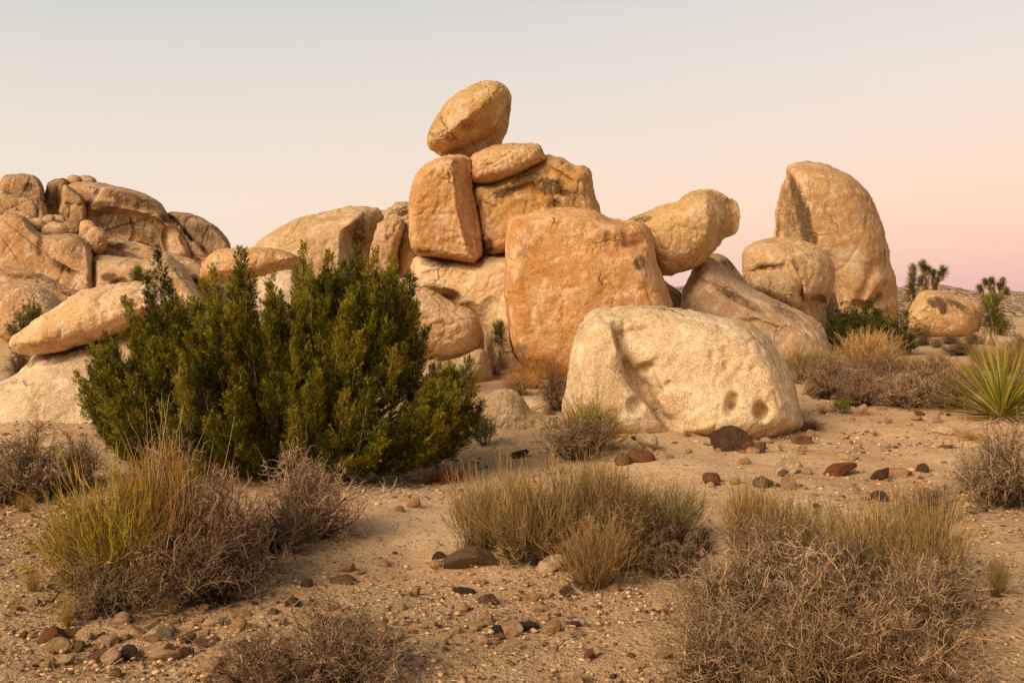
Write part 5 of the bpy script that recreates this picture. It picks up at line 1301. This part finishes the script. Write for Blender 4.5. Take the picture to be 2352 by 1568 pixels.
def dead_branch(pxs, r, label, tint=.7, seed=0):
    rg = np.random.RandomState(seed); pts = []
    for (px, py, z) in pxs:
        q = gp(px, py); pts.append(q + np.array([0, 0, z]))
    pts = np.array(pts); c = np.stack([catmull(pts[:, [0, 1]], 5, False)[:, 0], catmull(pts[:, [0, 1]], 5, False)[:, 1], catmull(pts[:, [2, 1]], 5, False)[:, 0]], 1)
    c += rg.normal(0, r * .6, c.shape); off = c[0].copy(); c = c - off
    G = Geo(); G.tubes(c[None], np.array([r]), np.array([r * .35]), np.array([tint]), 6)
    s1, d1, l1, _ = spawn(rg, c[None], 12, .2, 1, (25, 60), (.06, .24), .05)
    p1, _ = grow(rg, s1, d1, l1, 4, .25, .0); G.tubes(p1, r * .4, r * .15, np.clip(rg.normal(tint, .15, len(p1)), 0, 1))
    s2, d2, l2, _ = spawn(rg, p1, 4, .2, 1, (25, 60), (.03, .1), .03)
    p2, _ = grow(rg, s2, d2, l2, 2, .25, .0); G.tubes(p2, r * .2, r * .1, np.clip(rg.normal(tint, .2, len(p2)), 0, 1))
    o = link('dead_branch', G.mesh('dead_branch'), M_TWIG, loc=tuple(off)); tag(o, label, 'branch')
dead_branch([(300, 1330, .10), (240, 1335, .12), (170, 1365, .07), (95, 1400, .01)], .009, 'dark dead branch arching left from the foot of the yellow green shrub', .12, 1)
dead_branch([(310, 1400, .05), (300, 1370, .12), (320, 1340, .10), (370, 1330, .22)], .008, 'pale curved dead branch under the straw stalks', .85, 2)
dead_branch([(520, 1345, .02), (590, 1300, .12), (650, 1290, .14), (690, 1310, .02)], .008, 'dark dead branch arching over the sand below the pale pinkish shrub', .25, 3)
dead_branch([(740, 1230, .06), (800, 1205, .08), (850, 1190, .12), (890, 1180, .16)], .006, 'pale dead branch reaching right from the pale pinkish shrub onto the path', .9, 4)
dead_branch([(640, 1250, .1), (655, 1190, .3), (668, 1150, .45)], .004, 'single upright straw coloured stick in front of the pale pinkish shrub', .95, 5)
dead_branch([(1950, 1440, .2), (1900, 1400, .3), (1840, 1420, .35), (1800, 1440, .3)], .007, 'pale dead branch lying across the large tangled grey shrub', .95, 6)
dead_branch([(2100, 1370, .15), (2170, 1330, .2), (2200, 1300, .25)], .006, 'pale curved branch sticking out on the right of the pale reedy clump', .95, 7)
dead_branch([(2180, 1000, .03), (2240, 990, .05), (2300, 985, .06)], .008, 'straight dead yucca stalk lying on the sand below the yucca', .9, 8)
# ------------------------------------------------------------------ stones
def stone_mesh(seed, kind):
    import bmesh
    rg = np.random.RandomState(seed)
    bm = bmesh.new(); bmesh.ops.create_icosphere(bm, subdivisions=4, radius=1)
    v = np.array([x.co for x in bm.verts])
    nn = unit(rg.normal(size=(11 if kind == 'angular' else 10, 3)))
    cut = rg.uniform(.38, .72, len(nn)) if kind == 'angular' else rg.uniform(.7, .95, len(nn))
    rad = np.ones(len(v))
    dots = v @ nn.T
    lim = np.where(dots > 0.05, cut[None] / np.maximum(dots, .05), 9)
    soft = 45.0 if kind == 'angular' else 8.0
    rad = (np.sum(lim ** -soft, 1) + 1.0) ** (-1 / soft)
    rad = rad * (1 + .03 * fbm(v * 2.2 + seed, 3) + .025 * fbm(v * 7 + seed, 2))
    v = v * rad[:, None]
    for x, c in zip(bm.verts, v): x.co = c
    me = bpy.data.meshes.new('stone'); bm.to_mesh(me); bm.free()
    me.polygons.foreach_set('use_smooth', np.ones(len(me.polygons), bool))
    me.materials.append(M_STONE)
    if kind == 'angular': me.set_sharp_from_angle(angle=radians(14))
    return me
STA = [stone_mesh(s, 'angular') for s in range(50, 59)]
STR = [stone_mesh(s, 'round') for s in range(60, 65)]
SC_ = {'dark': (.105, .058, .034), 'red': (.22, .085, .038), 'brown': (.21, .11, .055), 'tan': (.52, .33, .17), 'orange': (.52, .30, .15),
       'pale': (.66, .45, .25), 'white': (.80, .60, .38), 'grey': (.19, .13, .075), 'pink': (.58, .36, .23), 'black': (.055, .038, .028)}
_sr = random.Random(3)
def stone(x0, y0, x1, y1, col, label, shape='a', group=None, flat=1.0, tilt=0.25, name='stone', cat='stone', up=0.0, rz=None):
    """stone filling the photo box x0..x1,y0..y1, resting on the ground"""
    p = gp((x0 + x1) / 2, y1 - (y1 - y0) * 0.12); s = p[1] / F
    w = (x1 - x0) * s / 2; h = (y1 - y0) * s / 2
    # the visible height includes some of the depth seen from above
    elev = math.atan2(CAMZ, p[1])
    h2 = max(h * 0.95, 0.005) * flat; dp = w * _sr.uniform(.65, .95)
    ms = STA if shape == 'a' else STR
    o = link(name, _sr.choice(ms)); o.location = (p[0], p[1] + dp * .35, p[2] + h2 * 0.62 + up)
    o.scale = (w * (1.65 if shape == 'a' else 1.25), dp * 1.3, h2 * (2.0 if shape == 'a' else 1.5))
    o.rotation_euler = (_sr.uniform(-tilt, tilt), _sr.uniform(-tilt, tilt), _sr.uniform(-.35, .35) if rz is None else rz)
    c = np.array(SC_[col]) * _sr.uniform(.88, 1.12); o.color = tuple(c) + (1,)
    tag(o, label, cat, group)
    return o
HERO = [
 (1643,994,1712,1041,'dark','big dark brown angular rock in front of the pale front boulder','a'),
 (1699,1014,1735,1036,'red','reddish rock leaning on the big dark angular rock','r'),
 (1728,1011,1752,1042,'grey','grey green slab standing right of the big dark angular rock','a'),
 (1716,1029,1748,1043,'orange','orange stone at the foot of the grey green slab','r'),
 (1463,1009,1510,1036,'white','white and pink rounded rock on the brown rock pair','r'),
 (1442,1037,1508,1063,'red','long brown rock under the white rounded rock','r'),
 (1413,1043,1450,1072,'brown','round dark brown rock left of the long brown rock','r'),
 (1816,996,1864,1023,'brown','dark brown rock at the right of the front boulder by the low dry shrubs','a'),
 (1782,1055,1828,1090,'white','cream white rock standing in the open sand','a'),
 (1617,1085,1654,1113,'red','smooth red brown rock at the left of the open sand','r'),
 (1730,1095,1775,1121,'grey','dark olive rock on the sand above the lower right shrubs','r'),
 (1892,1062,1957,1096,'red','pointed dark red rock in the middle of the open sand','a'),
 (2000,1078,2044,1106,'dark','dark brown angular rock right of the pointed red one','a'),
 (2004,1130,2042,1152,'dark','dark rock beside the low purple cushion shrub','r'),
 (2150,978,2212,998,'white','flat cream rock on the sand below the yucca','a'),
 (1965,934,1997,957,'pale','pale rock in front of the light twiggy shrub','a'),
 (1931,1042,1978,1060,'pale','low pale rock behind the pointed red one','a'),
 (1796,1096,1822,1126,'pink','pinkish stone below the cream white rock','a'),
 (1787,1078,1812,1096,'grey','greenish stone at the foot of the cream white rock','r'),
 (1843,1074,1865,1090,'pink','little pink stone right of the cream white rock','r'),
 (2108,1066,2134,1086,'dark','dark round stone far right on the gravel','r'),
 (2035,1077,2100,1096,'orange','flat orange stone between the dark stones on the right gravel','a'),
 (1011,1262,1144,1306,'grey','large flat weathered grey brown rock lying beside the centre reeds','w'),
 (1229,1279,1290,1318,'white','white rock half under the centre reeds','a'),
 (985,1285,1022,1308,'orange','orange stone at the left end of the flat weathered rock','r'),
 (990,1266,1022,1282,'dark','dark stone above the orange one at the flat weathered rock','a'),
 (935,1145,967,1167,'orange','orange stone on the sand below the juniper','r'),
 (905,1163,930,1178,'tan','tan stone next to the orange one below the juniper','r'),
 (1038,1348,1082,1364,'black','flat black stone below the flat weathered rock','a'),
 (1090,1364,1142,1388,'brown','angular brown stone in the centre bottom gravel','a'),
 (1183,1418,1234,1447,'black','black log shaped stone near the bottom centre','l'),
 (1046,1384,1074,1406,'pale','pale round stone in the centre bottom gravel','r'),
 (1222,1384,1250,1407,'pale','pale block stone in the centre bottom gravel','a'),
 (1216,1362,1242,1378,'orange','orange brown stone in the centre bottom gravel','r'),
 (1290,1352,1314,1369,'dark','dark stone right of the centre bottom gravel','a'),
 (1315,1424,1340,1440,'dark','dark wedge stone near the bottom, right of the black log stone','a'),
 (1140,1472,1192,1490,'pink','flat pinkish stone at the bottom centre','a'),
 (1339,1498,1375,1522,'red','dark red wedge stone cut by the bottom edge','a'),
 (1498,1491,1538,1521,'orange','orange block stone at the bottom beside the lower right shrubs','a'),
 (1498,1384,1540,1402,'pale','pale flat stone left of the lower right shrubs','r'),
 (812,1448,838,1464,'pale','pale stone at the edge of the purplish bottom shrub','a'),
 (1130,1437,1160,1455,'black','black stone left of the black log stone','r'),
 (154,1404,190,1431,'orange','upright orange tan stone at the lower left','a'),
 (255,1410,302,1434,'pink','rounded pinkish stone at the lower left','r'),
 (81,1443,148,1478,'red','large dark red rock in the lower left corner','a'),
 (148,1441,186,1466,'brown','brown rock touching the large dark red one','a'),
 (275,1435,330,1470,'tan','big tan stone in the lower left gravel','a'),
 (322,1448,390,1476,'pale','pale speckled stone in the lower left gravel','a'),
 (322,1478,392,1504,'pale','long pale block stone near the bottom left','a'),
 (342,1493,408,1516,'tan','tan rounded block under the long pale one at the bottom left','r'),
 (166,1472,196,1498,'grey','dark grey block stone at the bottom left','a'),
 (110,1472,150,1500,'tan','tan block below the large dark red rock','a'),
 (466,1418,510,1437,'pale','pale oval stone on the sand below the lower left shrubs','r'),
 (440,1420,468,1434,'orange','orange stone left of the pale oval one','a'),
 (601,1322,636,1340,'white','cream oval stone below the pale pinkish shrub','r'),
 (690,1330,720,1350,'dark','dark stone right of the cream oval one','r'),
 (772,1295,815,1317,'orange','orange wedge stone on the path left of centre','a'),
 (770,1322,818,1342,'brown','flat brown stone below the orange wedge','a'),
 (405,1455,440,1478,'brown','brown stone beside the pale speckled one','a'),
 (342,1435,368,1455,'grey','dark square stone above the pale speckled one','a'),
 (280,1488,310,1515,'black','black angular stone at the bottom left','a'),
 (406,1483,436,1508,'dark','dark wedge right of the long pale block','a'),
 (652,1375,690,1398,'dark','dark rock on the sandy patch below the left shrubs','r'),
 (240,1458,268,1484,'pink','pink stone in the lower left gravel','r'),
 (1466,1046,1500,1062,'brown','',''),
 (2105,1215,2132,1232,'pale','pale stone on the right gravel slope','a'),
 (2190,1232,2215,1250,'brown','brown stone on the right gravel slope','a'),
 (1290,1180,1312,1192,'tan','',''),
 (1835,985,1850,994,'tan','',''),
 (2095,955,2120,966,'orange','small orange stone between the purple row and the yucca','r'),
 (1700,1000,1716,1012,'tan','tan pebble above the reddish rock','r'),
 (1455,998,1478,1010,'dark','dark stone at the left foot of the pale front boulder','a'),
 (1300,1062,1330,1076,'dark','',''),
 (1168,1034,1206,1052,'dark','dark crumbled rock on the sand right of the juniper','a'),
]
for h in HERO:
    if not h[5]: continue
    sh = h[6]
    if sh == 'w':
        o = stone(*h[:6], 'a', flat=.75, tilt=.05, rz=-.05)
    elif sh == 'l':
        o = stone(*h[:6], 'r', flat=.55, tilt=.1, rz=-.45)
    else:
        o = stone(*h[:6], sh)
    if 'white and pink rounded' in h[5]: o.location.z += .07
# scattered stones: countable, singly placed
rs = random.Random(12)
nst = 0
groups = {'tan': ('small tan stone lying loose on the sand', 'loose tan stones'), 'pale': ('small pale stone lying loose on the sand', 'loose pale stones'), 'dark': ('small dark stone lying loose on the sand', 'loose dark stones'),
          'brown': ('small brown stone lying loose on the sand', 'loose brown stones'), 'orange': ('small orange stone lying loose on the sand', 'loose orange stones'), 'pink': ('small pinkish stone lying loose on the sand', 'loose pinkish stones'),
          'grey': ('small grey stone lying loose on the sand', 'loose grey stones')}
_used = set()
def scatter_label(px, py, c, w):
    size = 'tiny' if w < 12 else ('small' if w < 20 else 'fist sized')
    cand = sorted((h for h in HERO if h[5]), key=lambda h: math.hypot((h[0] + h[2]) / 2 - px, 1.5 * ((h[1] + h[3]) / 2 - py)))
    for h in cand[:14]:
        dx, dy = px - (h[0] + h[2]) / 2, 1.5 * (py - (h[1] + h[3]) / 2)
        if abs(dx) > abs(dy): wd = 'left of' if dx < 0 else 'right of'
        else: wd = 'behind' if dy < 0 else 'in front of'
        t = '%s %s stone %s the %s' % (size, c, wd, h[5])
        if len(t.split()) <= 16 and t not in _used:
            _used.add(t); return t
    return groups[c][0]
while nst < 232:
    zone = rs.random()
    if zone < .42: px, py = rs.uniform(30, 860), rs.triangular(1330, 1562, 1470)
    elif zone < .66: px, py = rs.uniform(860, 1560), rs.triangular(1310, 1562, 1450)
    elif zone < .74: px, py = rs.uniform(560, 960), rs.uniform(1290, 1420)
    elif zone < .88: px, py = rs.triangular(1600, 2290, 2100), rs.uniform(1020, 1190)
    elif zone < .98: px, py = rs.triangular(1440, 1900, 1700), rs.triangular(990, 1060, 1005)
    else: px, py = rs.uniform(1880, 2180), rs.uniform(930, 975)
    s_ = (py - 700) / 800.0
    w = 11 + 24 * rs.random() ** 1.7 * (0.35 + 0.8 * s_) * (1.3 if rs.random() < .15 else 1) * (1.15 if zone < .42 else 1)
    h = w * rs.uniform(.4, .75)
    c = rs.choice(['tan', 'tan', 'pale', 'pale', 'dark', 'brown', 'orange', 'tan', 'pink', 'tan', 'tan', 'pink'])
    lb, gr = groups[c]
    lb = scatter_label(px, py, c, w)
    stone(px - w / 2, py - h / 2, px + w / 2, py + h / 2, c, lb, rs.choice('aaar'), gr, tilt=.4)
    nst += 1

# gravel: nobody could count it
def gravel_bed():
    rg = np.random.RandomState(8)
    t = (1 + 5 ** .5) / 2
    iv = unit(np.array([(-1,t,0),(1,t,0),(-1,-t,0),(1,-t,0),(0,-1,t),(0,1,t),(0,-1,-t),(0,1,-t),(t,0,-1),(t,0,1),(-t,0,-1),(-t,0,1)], float))
    it = np.array([(0,11,5),(0,5,1),(0,1,7),(0,7,10),(0,10,11),(1,5,9),(5,11,4),(11,10,2),(10,7,6),(7,1,8),(3,9,4),(3,4,2),(3,2,6),(3,6,8),(3,8,9),(4,9,5),(2,4,11),(6,2,10),(8,6,7),(9,8,1)])
    N = 85000
    Yv = 3.2 + rg.uniform(0, 1, N) ** 1.5 * 13
    X = rg.uniform(-.68, .68, N) * Yv
    keep = rg.uniform(0, 1, N) < np.clip(gravel_amount(X, Yv) ** 1.2 + .25 * fbm(np.stack([X, Yv, 0 * X], 1) * .9, 2), .02, 1)
    X, Yv = X[keep], Yv[keep]; N = len(X)
    sz = .0035 + .019 * rg.uniform(0, 1, N) ** 4.5
    sz *= np.clip(Yv / 5, 1, 2.0)
    sc = sz[:, None] * rg.uniform(.55, 1.3, (N, 3)) * np.array([1, 1, .5])
    az = rg.uniform(0, 2 * pi, N); ca, sa = np.cos(az), np.sin(az)
    v = iv[None] * sc[:, None] * rg.uniform(.55, 1.25, (N, 12, 1))
    vx = v[..., 0] * ca[:, None] - v[..., 1] * sa[:, None]; vy = v[..., 0] * sa[:, None] + v[..., 1] * ca[:, None]
    c = np.stack([X, Yv, gz(X, Yv) + sz * .12 + .004], 1)
    V = np.stack([vx, vy, v[..., 2]], -1) + c[:, None]
    G = Geo(); G.add(V, tris=(it[None] + np.arange(N)[:, None, None] * 12).reshape(-1, 3), tint=np.repeat(rg.uniform(0, 1, N), 12))
    o = link('gravel', G.mesh('gravel'), M_PEB); tag(o, 'loose gravel and grit strewn over the sand', 'gravel', kind='stuff')
    L = Geo(); n = 6000
    Yv = 3.4 + rg.uniform(0, 1, n) ** 1.3 * 9; X = rg.uniform(-.62, .62, n) * Yv
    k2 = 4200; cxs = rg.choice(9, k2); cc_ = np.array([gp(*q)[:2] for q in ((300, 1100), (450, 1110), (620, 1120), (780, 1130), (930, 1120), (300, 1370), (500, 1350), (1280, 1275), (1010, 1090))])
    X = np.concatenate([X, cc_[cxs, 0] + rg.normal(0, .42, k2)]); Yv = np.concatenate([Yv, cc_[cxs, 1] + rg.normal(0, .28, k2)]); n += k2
    st = np.stack([X, Yv, gz(X, Yv) + .012], 1)
    d = rg.normal(size=(n, 3)); d[:, 2] *= .12
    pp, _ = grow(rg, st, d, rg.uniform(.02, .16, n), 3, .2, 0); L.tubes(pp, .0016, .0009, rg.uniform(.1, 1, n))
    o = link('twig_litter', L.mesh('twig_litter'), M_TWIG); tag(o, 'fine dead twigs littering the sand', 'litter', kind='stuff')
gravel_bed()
